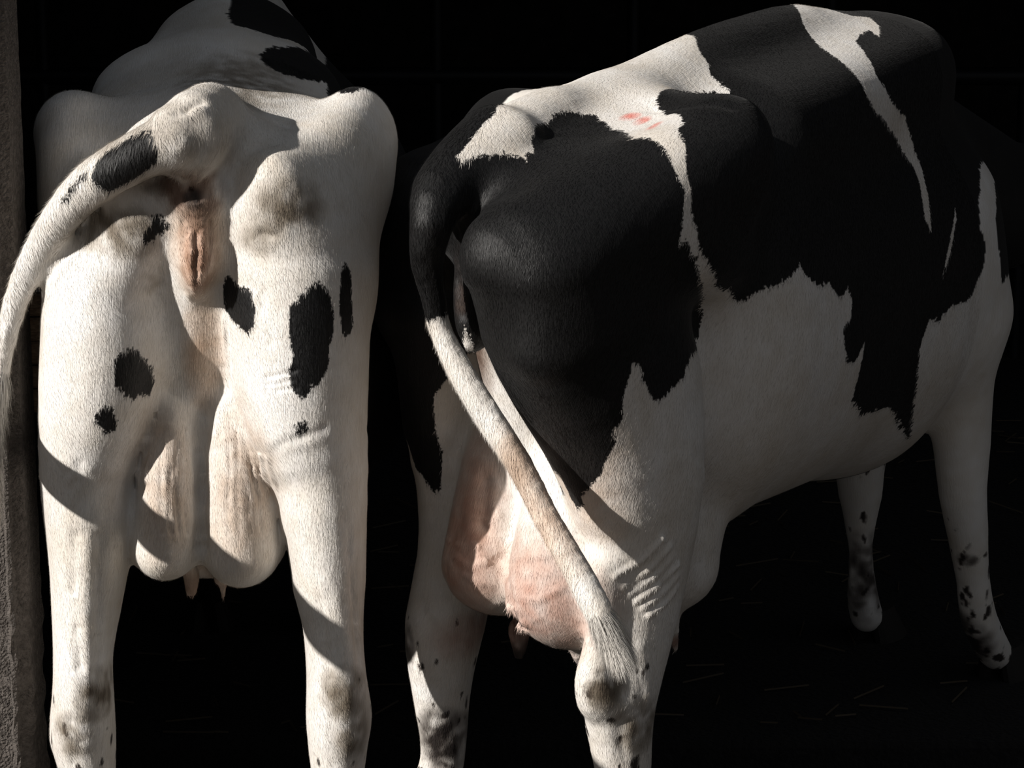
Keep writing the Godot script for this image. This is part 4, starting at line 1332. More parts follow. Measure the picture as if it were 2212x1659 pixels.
	c.line(0.0854, 0.8883, 0.0667, 0.091, 0.8616, 0.0585, 0.006, 0.0055)
	c.line(0.091, 0.8616, 0.0585, 0.0993, 0.8323, 0.0409, 0.006, 0.0055)
	c.line(-0.11, 0.9041, 0.0139, -0.1221, 0.8326, 0.0017, 0.006, 0.005)
	c.line(-0.0998, 0.9039, 0.0136, -0.1071, 0.8483, 0.0333, 0.006, 0.005)
	c.line(-0.1204, 0.8898, 0.017, -0.1327, 0.8248, -0.0141, 0.006, 0.005)
	c.line(0.0196, 1.1023, 0.0188, 0.0214, 1.0319, 0.0027, 0.005, 0.004)
	c.line(0.0214, 1.0319, 0.0027, 0.0286, 0.9643, 0.0038, 0.005, 0.004)
	c.line(0.0286, 0.9643, 0.0038, 0.0401, 0.9223, 0.0187, 0.005, 0.004)
	c.line(0.0401, 0.9223, 0.0187, 0.0513, 0.8791, 0.0284, 0.005, 0.004)
	c.line(0.0935, 0.9012, 0.0827, 0.1193, 0.9231, 0.1035, 0.009, -0.004)
	c.line(0.1193, 0.9231, 0.1035, 0.1483, 0.9326, 0.1072, 0.009, -0.004)
	c.line(0.1483, 0.9326, 0.1072, 0.177, 0.9436, 0.0989, 0.009, -0.004)
	c.line(-0.2191, 0.7665, 0.0748, -0.2236, 0.6761, 0.0775, 0.012, -0.007)
	c.line(-0.2236, 0.6761, 0.0775, -0.2205, 0.6174, 0.0856, 0.012, -0.007)
	c.line(-0.2205, 0.6174, 0.0856, -0.2174, 0.5583, 0.0933, 0.012, -0.007)
	c.line(-0.1778, 0.7643, 0.0693, -0.1835, 0.6739, 0.0724, 0.012, -0.007)
	c.line(-0.1835, 0.6739, 0.0724, -0.1874, 0.5978, 0.0744, 0.012, -0.007)
	c.line(-0.1874, 0.5978, 0.0744, -0.1875, 0.5445, 0.077, 0.012, -0.007)
	c.line(0.2121, 0.784, 0.0787, 0.2196, 0.6918, 0.0768, 0.012, -0.007)
	c.line(0.2196, 0.6918, 0.0768, 0.2245, 0.6223, 0.0764, 0.012, -0.007)
	c.line(0.2245, 0.6223, 0.0764, 0.2283, 0.5635, 0.0861, 0.012, -0.007)
	c.line(0.1653, 0.6619, 0.1014, 0.1714, 0.5858, 0.1037, 0.012, -0.005)
	c.line(0.1714, 0.5858, 0.1037, 0.1752, 0.5413, 0.1093, 0.012, -0.005)
	c.line(-0.0191, 0.9531, -0.0142, -0.0223, 0.8753, -0.0209, 0.014, -0.012)
	c.line(-0.0223, 0.8753, -0.0209, -0.0223, 0.8029, -0.0039, 0.014, -0.012)
	c.line(-0.0223, 0.8029, -0.0039, -0.024, 0.73, 0.0113, 0.014, -0.012)
	c.line(-0.024, 0.73, 0.0113, -0.0387, 0.6226, -0.192, 0.014, -0.012)
	c.line(-0.0809, 0.9246, 0.0221, -0.0841, 0.8705, 0.0471, 0.005, -0.0028)
	c.line(-0.0841, 0.8705, 0.0471, -0.0826, 0.8135, 0.0603, 0.005, -0.0028)
	c.line(-0.0826, 0.8135, 0.0603, -0.079, 0.7697, 0.0667, 0.005, -0.0028)
	c.line(-0.0689, 0.9164, 0.0292, -0.0653, 0.8701, 0.0464, 0.005, -0.0028)
	c.line(-0.0653, 0.8701, 0.0464, -0.0712, 0.7986, 0.0619, 0.005, -0.0028)
	c.line(-0.0712, 0.7986, 0.0619, -0.0676, 0.7688, 0.064, 0.005, -0.0028)
	c.line(-0.0564, 0.9057, 0.0262, -0.0597, 0.8693, 0.0438, 0.005, -0.0028)
	c.line(-0.0597, 0.8693, 0.0438, -0.0585, 0.8111, 0.0527, 0.005, -0.0028)
	c.line(-0.0585, 0.8111, 0.0527, -0.0552, 0.7661, 0.0551, 0.005, -0.0028)
	c.line(-0.0444, 0.9199, 0.0045, -0.0411, 0.863, 0.0202, 0.005, -0.0028)
	c.line(-0.0411, 0.863, 0.0202, -0.0466, 0.7928, 0.042, 0.005, -0.0028)
	c.line(-0.0466, 0.7928, 0.042, -0.0433, 0.7614, 0.0391, 0.005, -0.0028)
	c.line(0.0057, 0.9112, 0.0117, 0.0016, 0.8632, 0.0231, 0.005, -0.0028)
	c.line(0.0016, 0.8632, 0.0231, 0.0032, 0.8059, 0.037, 0.005, -0.0028)
	c.line(0.0032, 0.8059, 0.037, 0.0072, 0.7633, 0.0487, 0.005, -0.0028)
	c.line(0.0224, 0.9041, 0.0239, 0.026, 0.8668, 0.0384, 0.005, -0.0028)
	c.line(0.026, 0.8668, 0.0384, 0.0199, 0.7946, 0.052, 0.005, -0.0028)
	c.line(0.0199, 0.7946, 0.052, 0.0239, 0.7658, 0.0582, 0.005, -0.0028)
	c.line(0.0394, 0.9221, 0.018, 0.0355, 0.8668, 0.0389, 0.005, -0.0028)
	c.line(0.0355, 0.8668, 0.0389, 0.037, 0.8095, 0.0518, 0.005, -0.0028)
	c.line(0.037, 0.8095, 0.0518, 0.0408, 0.7659, 0.0596, 0.005, -0.0028)
	c.line(0.0592, 0.9199, 0.0505, 0.0605, 0.8634, 0.027, 0.005, -0.0028)
	c.line(0.0605, 0.8634, 0.027, 0.0549, 0.7935, 0.0499, 0.005, -0.0028)
	c.line(0.0549, 0.7935, 0.0499, 0.0588, 0.7639, 0.0535, 0.005, -0.0028)
	c.line(0.076, 0.9153, 0.0724, 0.0693, 0.8632, 0.0268, 0.005, -0.0028)
	c.line(0.0693, 0.8632, 0.0268, 0.0704, 0.8038, 0.0325, 0.005, -0.0028)
	c.line(0.0704, 0.8038, 0.0325, 0.0742, 0.7596, 0.039, 0.005, -0.0028)
	c.line(-0.0334, 1.4386, 0.1224, -0.0217, 1.443, 0.119, 0.007, -0.006)
	c.line(-0.0217, 1.443, 0.119, -0.0109, 1.4505, 0.1119, 0.007, -0.006)
	c.line(-0.0109, 1.4505, 0.1119, 0.0013, 1.4547, 0.106, 0.007, -0.006)
	c.line(-0.0229, 1.4339, 0.1245, -0.0093, 1.4402, 0.1192, 0.008, 0.004)
	c.line(-0.0093, 1.4402, 0.1192, 0.0043, 1.4436, 0.1137, 0.008, 0.004)
	c.line(-0.2222, 0.8724, 0.0764, -0.2065, 0.8887, 0.0826, 0.008, -0.004)
	c.line(-0.2065, 0.8887, 0.0826, -0.212, 0.8571, 0.0759, 0.008, -0.004)
	c.line(-0.212, 0.8571, 0.0759, -0.2238, 0.8415, 0.0729, 0.008, -0.004)
	c.line(-0.1145, 1.1337, 0.0603, -0.0815, 1.1414, 0.025, 0.012, -0.004)
	c.line(-0.0815, 1.1414, 0.025, -0.073, 1.1717, 0.0304, 0.012, -0.004)
	c.line(0.0656, 1.1701, 0.0696, 0.0837, 1.1508, 0.084, 0.014, -0.005)
	c.line(0.0837, 1.1508, 0.084, 0.0793, 1.1073, 0.085, 0.014, -0.005)
	c.line(0.0793, 1.1073, 0.085, 0.0897, 1.0796, 0.093, 0.014, -0.005)
	c.line(0.0859, 1.2489, 0.087, 0.1001, 1.2442, 0.0902, 0.008, -0.005)
	c.line(0.1001, 1.2442, 0.0902, 0.1109, 1.2487, 0.0917, 0.008, -0.005)
	c.line(0.0886, 1.0244, 0.0922, 0.1359, 1.0383, 0.1082, 0.004, -0.003)
	c.line(0.092, 1.0137, 0.0943, 0.1284, 1.022, 0.1071, 0.004, -0.003)
	c.line(0.1065, 1.0065, 0.1023, 0.1354, 1.0106, 0.109, 0.004, -0.003)
	c.line(-0.2364, 0.4632, 0.0862, -0.223, 0.431, 0.0846, 0.01, -0.004)
	c.line(-0.223, 0.431, 0.0846, -0.2334, 0.3874, 0.0727, 0.01, -0.004)
	c.line(0.1807, 0.4647, 0.1122, 0.1853, 0.4249, 0.1106, 0.01, -0.004)
	c.line(0.1853, 0.4249, 0.1106, 0.1793, 0.3854, 0.0993, 0.01, -0.004)
	c.tail(0.004, 1.4019, -0.0398, 0.0538)
	c.tail(-0.0022, 1.4031, 0.0137, 0.0554)
	c.tail(-0.0152, 1.402, 0.0693, 0.0552)
	c.tail(-0.04, 1.3943, 0.0846, 0.0483)
	c.tail(-0.0691, 1.3833, 0.0865, 0.0409)
	c.tail(-0.0958, 1.3715, 0.0898, 0.0384)
	c.tail(-0.1223, 1.3577, 0.0887, 0.0373)
	c.tail(-0.1487, 1.3423, 0.0817, 0.0357)
	c.tail(-0.1744, 1.3237, 0.071, 0.034)
	c.tail(-0.1987, 1.3001, 0.0581, 0.0317)
	c.tail(-0.2217, 1.2734, 0.0435, 0.0293)
	c.tail(-0.2436, 1.2444, 0.0263, 0.0269)
	c.tail(-0.2637, 1.2141, 0.0112, 0.0246)
	c.tail(-0.2812, 1.1843, 0.0034, 0.0227)
	c.tail(-0.2964, 1.1536, -0.0005, 0.0211)
	c.tail(-0.3087, 1.1206, -0.0021, 0.0196)
	c.tail(-0.3188, 1.0869, -0.0017, 0.0182)
	c.tail(-0.327, 1.0553, -0.0018, 0.017)
	c.tail(-0.3341, 1.0208, 0.0025, 0.0161)
	c.tail(-0.3411, 0.9801, 0.0203, 0.016)
	c.tail(-0.3475, 0.9315, 0.0369, 0.016)
	c.tail(-0.3534, 0.8611, 0.0362, 0.0154)
	c.tail(-0.3576, 0.8019, 0.0313, 0.0147)

const RIGHT_AT := Vector3(-0.0207, 0, -0.1528)
const RIGHT_TURN := -0.61087

func bones_right(f: Field) -> void:
	f.B(0, 1.0093, -0.4667, 0, 0.9989, -1.1407, 0.3215, 0.3733, 0.3007, 0.3733, 1, 0, 0, 0.12, 0, 1)
	f.B(0, 1.2685, -0.3111, 0, 1.3204, -1.1925, 0.2074, 0.083, 0.1141, 0.1037, 1, 0, 0, 0.16, 0, 2)
	f.B(0.1244, 1.3411, -0.5703, 0.1037, 1.4033, -1.1925, 0.1037, 0.083, 0.1037, 0.0933, 1, 0, 0, 0.1, 0, 3)
	f.B(-0.1348, 1.2582, -0.5185, -0.1141, 1.31, -1.1925, 0.1037, 0.083, 0.1037, 0.083, 1, 0, 0, 0.1, 0, 4)
	f.B(0, 1.3304, 0.0779, 0, 1.3477, 0.0462, 0.0622, 0.0519, 0.06, 0.0496, 1, 0, 0, 0.11, 0, 5)
	f.B(0, 1.3477, 0.0462, 0, 1.3696, -0.0031, 0.06, 0.0496, 0.057, 0.0467, 1, 0, 0, 0.11, 0, 5)
	f.B(0, 1.3696, -0.0031, 0, 1.3907, -0.0696, 0.057, 0.0467, 0.0544, 0.0437, 1, 0, 0, 0.11, 0, 5)
	f.B(0, 1.3907, -0.0696, 0, 1.4065, -0.1444, 0.0544, 0.0437, 0.0519, 0.0415, 1, 0, 0, 0.11, 0, 5)
	f.B(0, 1.4065, -0.1444, 0, 1.4049, -0.2168, 0.0519, 0.0415, 0.0489, 0.0412, 1, 0, 0, 0.11, 0, 5)
	f.B(0, 1.4049, -0.2168, 0, 1.4025, -0.2925, 0.0489, 0.0412, 0.0467, 0.0415, 1, 0, 0, 0.11, 0, 5)
	f.B(0, 1.4025, -0.2925, 0, 1.4149, -0.3745, 0.0467, 0.0415, 0.0463, 0.0415, 1, 0, 0, 0.11, 0, 5)
	f.B(0, 1.4149, -0.3745, 0, 1.4322, -0.4607, 0.0463, 0.0415, 0.0467, 0.0415, 1, 0, 0, 0.11, 0, 5)
	f.B(0, 1.4322, -0.4607, 0, 1.4503, -0.5508, 0.0467, 0.0415, 0.0467, 0.0415, 1, 0, 0, 0.11, 0, 5)
	f.B(0, 1.4503, -0.5508, 0, 1.4668, -0.6424, 0.0467, 0.0415, 0.0467, 0.0415, 1, 0, 0, 0.11, 0, 5)
	f.B(0, 1.4668, -0.6424, 0, 1.4775, -0.735, 0.0467, 0.0415, 0.0467, 0.0415, 1, 0, 0, 0.11, 0, 5)
	f.B(0, 1.4775, -0.735, 0, 1.4844, -0.8215, 0.0467, 0.0415, 0.0467, 0.0415, 1, 0, 0, 0.11, 0, 5)
	f.B(0, 1.4844, -0.8215, 0, 1.4898, -0.889, 0.0467, 0.0415, 0.0467, 0.0415, 1, 0, 0, 0.11, 0, 5)
	f.B(0, 1.4898, -0.889, 0, 1.4885, -0.9535, 0.0467, 0.0415, 0.0467, 0.0415, 1, 0, 0, 0.11, 0, 5)
	f.B(0, 1.4885, -0.9535, 0, 1.4728, -1.0284, 0.0467, 0.0415, 0.0467, 0.0415, 1, 0, 0, 0.11, 0, 5)
	f.B(0, 1.4728, -1.0284, 0, 1.453, -1.1088, 0.0467, 0.0415, 0.0467, 0.0415, 1, 0, 0, 0.11, 0, 5)
	f.B(0, 1.453, -1.1088, 0, 1.4363, -1.2063, 0.0467, 0.0415, 0.0467, 0.0415, 1, 0, 0, 0.11, 0, 5)
	f.B(0, 1.4363, -1.2063, 0, 1.4239, -1.2844, 0.0467, 0.0415, 0.0467, 0.0415, 1, 0, 0, 0.11, 0, 5)
	f.B(0.2437, 1.3748, -0.2813, -0.2333, 1.348, -0.3652, 0.0622, 0.0778, 0.0622, 0.0778, 0, 1, 0, 0.07, 0, 6)
	f.B(0.2437, 1.3437, -0.2813, 0.2281, 1.3269, -0.222, 0.0726, 0.057, 0.0674, 0.057, 1, 0, 0, 0.06, 0, 7)
	f.B(0.2281, 1.3269, -0.222, 0.2074, 1.3055, -0.1407, 0.0674, 0.057, 0.0622, 0.057, 1, 0, 0, 0.06, 0, 7)
	f.B(0.2074, 1.3055, -0.1407, 0.1867, 1.2857, -0.0516, 0.0622, 0.057, 0.0616, 0.057, 1, 0, 0, 0.06, 0, 7)
	f.B(0.1867, 1.2857, -0.0516, 0.1659, 1.2686, 0.0344, 0.0616, 0.057, 0.0622, 0.057, 1, 0, 0, 0.06, 0, 7)
	f.B(0.1659, 1.2686, 0.0344, 0.1458, 1.2592, 0.1013, 0.0622, 0.057, 0.0629, 0.0574, 1, 0, 0, 0.06, 0, 7)
	f.B(0.1458, 1.2592, 0.1013, 0.1296, 1.2518, 0.1502, 0.0629, 0.0574, 0.0622, 0.057, 1, 0, 0, 0.06, 0, 7)
	f.B(0.1296, 1.2518, 0.1502, 0.1222, 1.2399, 0.1725, 0.0622, 0.057, 0.057, 0.0544, 1, 0, 0, 0.06, 0, 7)
	f.B(0.1222, 1.2399, 0.1725, 0.1193, 1.2302, 0.1804, 0.057, 0.0544, 0.0519, 0.0519, 1, 0, 0, 0.06, 0, 7)
	f.B(0.1244, 1.3152, -0.3318, 0.0726, 1.2789, 0.0207, 0.1037, 0.0674, 0.083, 0.0622, 1, 0, 0, 0.07, 0, 8)
	f.B(0.0622, 1.3048, -0.197, 0.083, 1.2634, -0.0518, 0.0881, 0.0778, 0.083, 0.0674, 1, 0, 0, 0.07, 0, 9)
	f.B(0.2437, 1.3023, -0.1939, 0.2437, 1.2183, -0.1538, 0.1244, 0.0726, 0.1452, 0.0726, 0, 0, -1, 0.1, 0, 10)
	f.B(-0.2333, 1.3169, -0.3652, -0.2375, 1.302, -0.3153, 0.0622, 0.0705, 0.0611, 0.0709, 1, 0, 0, 0.05, 0, 11)
	f.B(-0.2375, 1.302, -0.3153, -0.2437, 1.2802, -0.2511, 0.0611, 0.0709, 0.0622, 0.0726, 1, 0, 0, 0.05, 0, 11)
	f.B(-0.2437, 1.2802, -0.2511, -0.2605, 1.2525, -0.1914, 0.0622, 0.0726, 0.0727, 0.0792, 1, 0, 0, 0.05, 0, 11)
	f.B(-0.2605, 1.2525, -0.1914, -0.2593, 1.2249, -0.1364, 0.0727, 0.0792, 0.0809, 0.083, 1, 0, 0, 0.05, 0, 11)
	f.B(-0.2593, 1.2249, -0.1364, -0.1928, 1.2033, -0.0912, 0.0809, 0.083, 0.0727, 0.0732, 1, 0, 0, 0.05, 0, 11)
	f.B(-0.1928, 1.2033, -0.0912, -0.1244, 1.1886, -0.0604, 0.0727, 0.0732, 0.0622, 0.0622, 1, 0, 0, 0.05, 0, 11)
	f.B(0, 1.2997, -0.3526, 0, 1.2685, 0.0207, 0.2592, 0.0778, 0.1348, 0.0881, 1, 0, 0, 0.07, 0, 12)
	f.B(0.197, 1.2402, 0.0425, 0.1918, 1.1478, 0.0074, 0.1763, 0.0881, 0.2074, 0.0933, 0, 0, -1, 0.08, 0, 13)
	f.B(-0.2593, 1.2199, -0.1324, -0.2385, 1.0801, -0.1357, 0.0881, 0.0881, 0.1244, 0.083, 0, 0, -1, 0.05, 0, 14)
	f.B(0.1244, 1.1943, 0.1243, 0.1261, 1.1593, 0.1173, 0.0705, 0.0705, 0.0743, 0.0726, 0, 0, -1, 0.05, 0, 15)
	f.B(0.1261, 1.1593, 0.1173, 0.1296, 1.1125, 0.1043, 0.0743, 0.0726, 0.0778, 0.0747, 0, 0, -1, 0.05, 0, 15)
	f.B(0.1296, 1.1125, 0.1043, 0.1368, 1.0651, 0.0819, 0.0778, 0.0747, 0.0774, 0.0751, 0, 0, -1, 0.05, 0, 15)
	f.B(0.1368, 1.0651, 0.0819, 0.1452, 1.0182, 0.0555, 0.0774, 0.0751, 0.0757, 0.0747, 0, 0, -1, 0.05, 0, 15)
	f.B(0.1452, 1.0182, 0.0555, 0.153, 0.9773, 0.0282, 0.0757, 0.0747, 0.0745, 0.0741, 0, 0, -1, 0.05, 0, 15)
	f.B(0.153, 0.9773, 0.0282, 0.1607, 0.9398, 0.0037, 0.0745, 0.0741, 0.0726, 0.0726, 0, 0, -1, 0.05, 0, 15)
	f.B(0.1607, 0.9398, 0.0037, 0.1688, 0.9046, -0.0122, 0.0726, 0.0726, 0.069, 0.0691, 0, 0, -1, 0.05, 0, 15)
	f.B(0.1688, 0.9046, -0.0122, 0.1763, 0.8725, -0.0228, 0.069, 0.0691, 0.0643, 0.0643, 0, 0, -1, 0.05, 0, 15)
	f.B(0.1763, 0.8725, -0.0228, 0.1824, 0.8415, -0.029, 0.0643, 0.0643, 0.0576, 0.0576, 0, 0, -1, 0.05, 0, 15)
	f.B(0.1824, 0.8415, -0.029, 0.1867, 0.8189, -0.0319, 0.0576, 0.0576, 0.0519, 0.0519, 0, 0, -1, 0.05, 0, 15)
	f.B(0.1815, 1.1746, -0.0016, 0.1837, 1.1448, -0.0042, 0.1711, 0.083, 0.1802, 0.0875, 0, 0, -1, 0.035, 0, 16)
	f.B(0.1837, 1.1448, -0.0042, 0.1867, 1.0997, -0.0144, 0.1802, 0.0875, 0.1867, 0.0933, 0, 0, -1, 0.035, 0, 16)
	f.B(0.1867, 1.0997, -0.0144, 0.1893, 1.0441, -0.0434, 0.1867, 0.0933, 0.1789, 0.1001, 0, 0, -1, 0.035, 0, 16)
	f.B(0.1893, 1.0441, -0.0434, 0.1918, 0.9778, -0.0758, 0.1789, 0.1001, 0.1659, 0.1037, 0, 0, -1, 0.035, 0, 16)
	f.B(0.1918, 0.9778, -0.0758, 0.1948, 0.8989, -0.0989, 0.1659, 0.1037, 0.1539, 0.0983, 0, 0, -1, 0.035, 0, 16)
	f.B(0.1948, 0.8989, -0.0989, 0.197, 0.8177, -0.115, 0.1539, 0.0983, 0.14, 0.0892, 0, 0, -1, 0.035, 0, 16)
	f.B(0.197, 0.8177, -0.115, 0.1974, 0.7441, -0.121, 0.14, 0.0892, 0.1217, 0.0797, 0, 0, -1, 0.035, 0, 16)
	f.B(0.1974, 0.7441, -0.121, 0.197, 0.6764, -0.1193, 0.1217, 0.0797, 0.1037, 0.0705, 0, 0, -1, 0.035, 0, 16)
	f.B(0.197, 0.6764, -0.1193, 0.197, 0.616, -0.1109, 0.1037, 0.0705, 0.0902, 0.0632, 0, 0, -1, 0.035, 0, 16)
	f.B(0.197, 0.616, -0.1109, 0.197, 0.5636, -0.0975, 0.0902, 0.0632, 0.0809, 0.0581, 0, 0, -1, 0.035, 0, 16)
	f.B(0.197, 0.5636, -0.0975, 0.197, 0.5234, -0.0784, 0.0809, 0.0581, 0.079, 0.0574, 0, 0, -1, 0.035, 0, 16)
	f.B(0.197, 0.5234, -0.0784, 0.197, 0.4862, -0.0624, 0.079, 0.0574, 0.0778, 0.057, 0, 0, -1, 0.035, 0, 16)
	f.B(0.197, 0.4862, -0.0624, 0.197, 0.4444, -0.0607, 0.0778, 0.057, 0.0698, 0.0527, 0, 0, -1, 0.035, 0, 16)
	f.B(0.197, 0.4444, -0.0607, 0.197, 0.3976, -0.0653, 0.0698, 0.0527, 0.0601, 0.0477, 0, 0, -1, 0.035, 0, 16)
	f.B(0.197, 0.3976, -0.0653, 0.197, 0.3408, -0.0746, 0.0601, 0.0477, 0.0507, 0.0439, 0, 0, -1, 0.035, 0, 16)
	f.B(0.197, 0.3408, -0.0746, 0.197, 0.28, -0.0801, 0.0507, 0.0439, 0.0436, 0.0415, 0, 0, -1, 0.035, 0, 16)
	f.B(0.197, 0.28, -0.0801, 0.197, 0.2173, -0.0643, 0.0436, 0.0415, 0.0417, 0.0417, 0, 0, -1, 0.035, 0, 16)
	f.B(0.197, 0.2173, -0.0643, 0.197, 0.159, -0.0519, 0.0417, 0.0417, 0.0436, 0.0436, 0, 0, -1, 0.035, 0, 16)
	f.B(0.197, 0.159, -0.0519, 0.197, 0.1099, -0.0708, 0.0436, 0.0436, 0.0503, 0.0468, 0, 0, -1, 0.035, 0, 16)
	f.B(0.197, 0.1099, -0.0708, 0.197, 0.076, -0.0933, 0.0503, 0.0468, 0.057, 0.0498, 0, 0, -1, 0.035, 0, 16)
	f.B(0.1918, 0.6947, -0.0094, 0.1944, 0.6546, -0.0067, 0.0363, 0.0311, 0.029, 0.0266, 0, 0, -1, 0.035, 0, 17)
	f.B(0.1944, 0.6546, -0.0067, 0.197, 0.6051, -0.0013, 0.029, 0.0266, 0.0228, 0.0228, 0, 0, -1, 0.035, 0, 17)
	f.B(0.197, 0.6051, -0.0013, 0.1974, 0.5638, 0.0099, 0.0228, 0.0228, 0.0262, 0.0254, 0, 0, -1, 0.035, 0, 17)
	f.B(0.1974, 0.5638, 0.0099, 0.197, 0.5292, 0.0193, 0.0262, 0.0254, 0.0311, 0.029, 0, 0, -1, 0.035, 0, 17)
	f.B(0.197, 0.5292, 0.0193, 0.197, 0.506, 0.0177, 0.0311, 0.029, 0.0306, 0.0294, 0, 0, -1, 0.035, 0, 17)
	f.B(0.197, 0.506, 0.0177, 0.197, 0.4924, 0.0134, 0.0306, 0.0294, 0.029, 0.029, 0, 0, -1, 0.035, 0, 17)
	f.B(-0.1763, 1.0845, -0.1504, -0.1867, 0.9928, -0.1681, 0.1659, 0.0933, 0.1581, 0.0922, 0, 0, -1, 0.05, 0, 18)
	f.B(-0.1867, 0.9928, -0.1681, -0.197, 0.8829, -0.1843, 0.1581, 0.0922, 0.1452, 0.0881, 0, 0, -1, 0.05, 0, 18)
	f.B(-0.197, 0.8829, -0.1843, -0.1983, 0.8045, -0.1816, 0.1452, 0.0881, 0.1241, 0.0768, 0, 0, -1, 0.05, 0, 18)
	f.B(-0.1983, 0.8045, -0.1816, -0.197, 0.7373, -0.1724, 0.1241, 0.0768, 0.1037, 0.0653, 0, 0, -1, 0.05, 0, 18)
	f.B(-0.197, 0.7373, -0.1724, -0.197, 0.679, -0.1656, 0.1037, 0.0653, 0.0942, 0.0606, 0, 0, -1, 0.05, 0, 18)
	f.B(-0.197, 0.679, -0.1656, -0.197, 0.6249, -0.1553, 0.0942, 0.0606, 0.0892, 0.0591, 0, 0, -1, 0.05, 0, 18)
	f.B(-0.197, 0.6249, -0.1553, -0.197, 0.5667, -0.1355, 0.0892, 0.0591, 0.0859, 0.0609, 0, 0, -1, 0.05, 0, 18)
	f.B(-0.197, 0.5667, -0.1355, -0.197, 0.5135, -0.1165, 0.0859, 0.0609, 0.083, 0.0622, 0, 0, -1, 0.05, 0, 18)
	f.B(-0.197, 0.5135, -0.1165, -0.197, 0.4746, -0.109, 0.083, 0.0622, 0.0773, 0.0577, 0, 0, -1, 0.05, 0, 18)
	f.B(-0.197, 0.4746, -0.109, -0.197, 0.4406, -0.1063, 0.0773, 0.0577, 0.0705, 0.0519, 0, 0, -1, 0.05, 0, 18)
	f.B(-0.197, 0.4406, -0.1063, -0.197, 0.4067, -0.1052, 0.0705, 0.0519, 0.0628, 0.0474, 0, 0, -1, 0.05, 0, 18)
	f.B(-0.197, 0.4067, -0.1052, -0.197, 0.369, -0.1056, 0.0628, 0.0474, 0.055, 0.0436, 0, 0, -1, 0.05, 0, 18)
	f.B(-0.197, 0.369, -0.1056, -0.197, 0.3198, -0.1099, 0.055, 0.0436, 0.0471, 0.0395, 0, 0, -1, 0.05, 0, 18)
	f.B(-0.197, 0.3198, -0.1099, -0.197, 0.2662, -0.1073, 0.0471, 0.0395, 0.0415, 0.0373, 0, 0, -1, 0.05, 0, 18)
	f.B(-0.197, 0.2662, -0.1073, -0.197, 0.2113, -0.0771, 0.0415, 0.0373, 0.0408, 0.0397, 0, 0, -1, 0.05, 0, 18)
	f.B(-0.197, 0.2113, -0.0771, -0.197, 0.159, -0.0518, 0.0408, 0.0397, 0.0436, 0.0436, 0, 0, -1, 0.05, 0, 18)
	f.B(-0.197, 0.159, -0.0518, -0.197, 0.1108, -0.0691, 0.0436, 0.0436, 0.0504, 0.0471, 0, 0, -1, 0.05, 0, 18)
	f.B(-0.197, 0.1108, -0.0691, -0.197, 0.076, -0.0933, 0.0504, 0.0471, 0.057, 0.0498, 0, 0, -1, 0.05, 0, 18)
	f.B(0, 1.2685, -0.0519, 0, 1.1843, -0.06, 0.0933, 0.1037, 0.0881, 0.1037, 1, 0, 0, 0.04, 0, 19)
	f.B(0, 1.1843, -0.06, 0, 1.0715, -0.0778, 0.0881, 0.1037, 0.083, 0.1037, 1, 0, 0, 0.04, 0, 19)
	f.B(0, 1.0715, -0.0778, 0, 0.9451, -0.1183, 0.083, 0.1037, 0.0823, 0.1037, 1, 0, 0, 0.04, 0, 19)
	f.B(0, 0.9451, -0.1183, 0, 0.8434, -0.1556, 0.0823, 0.1037, 0.083, 0.1037, 1, 0, 0, 0.04, 0, 19)
	f.B(0, 1.2167, 0.0467, 0, 1.1895, 0.0515, 0.0311, 0.0467, 0.0336, 0.047, 1, 0, 0, 0.025, 0, 20)
	f.B(0, 1.1895, 0.0515, 0, 1.1545, 0.057, 0.0336, 0.047, 0.0353, 0.0467, 1, 0, 0, 0.025, 0, 20)
	f.B(0, 1.1545, 0.057, 0, 1.1217, 0.06, 0.0353, 0.0467, 0.0334, 0.0454, 1, 0, 0, 0.025, 0, 20)
	f.B(0, 1.1217, 0.06, 0, 1.0923, 0.0622, 0.0334, 0.0454, 0.029, 0.0415, 1, 0, 0, 0.025, 0, 20)
	f.B(0, 1.0923, 0.0622, 0, 1.0702, 0.0651, 0.029, 0.0415, 0.0204, 0.0308, 1, 0, 0, 0.025, 0, 20)
	f.B(0, 1.0702, 0.0651, 0, 1.056, 0.0674, 0.0204, 0.0308, 0.0124, 0.0207, 1, 0, 0, 0.025, 0, 20)
	f.B(0, 1.2634, 0.0519, 0, 1.2582, 0.0519, 0.0311, 0.0311, 0.0311, 0.0311, 1, 0, 0, 0.03, 0, 21)
	f.B(0, 1.3788, 0.0033, 0, 1.3639, 0.0395, 0.0726, 0.0519, 0.0654, 0.0522, 1, 0, 0, 0.02, 0, 22)
	f.B(0, 1.3639, 0.0395, 0, 1.3451, 0.0842, 0.0654, 0.0522, 0.057, 0.0519, 1, 0, 0, 0.02, 0, 22)
	f.B(0, 1.3451, 0.0842, -0.0007, 1.33, 0.12, 0.057, 0.0519, 0.0523, 0.0494, 1, 0, 0, 0.02, 0, 22)
	f.B(-0.0007, 1.33, 0.12, 0, 1.3138, 0.1509, 0.0523, 0.0494, 0.0477, 0.0456, 1, 0, 0, 0.02, 0, 22)
	f.B(0, 1.3138, 0.1509, 0.0063, 1.2945, 0.1759, 0.0477, 0.0456, 0.0407, 0.0406, 1, 0, 0, 0.02, 0, 22)
	f.B(0.0063, 1.2945, 0.1759, 0.0107, 1.2712, 0.1918, 0.0407, 0.0406, 0.0338, 0.0353, 1, 0, 0, 0.02, 0, 22)
	f.B(0.0107, 1.2712, 0.1918, 0.004, 1.2413, 0.1925, 0.0338, 0.0353, 0.0293, 0.0309, 1, 0, 0, 0.02, 0, 22)
	f.B(0.004, 1.2413, 0.1925, -0.0034, 1.2091, 0.1867, 0.0293, 0.0309, 0.0256, 0.027, 1, 0, 0, 0.02, 0, 22)
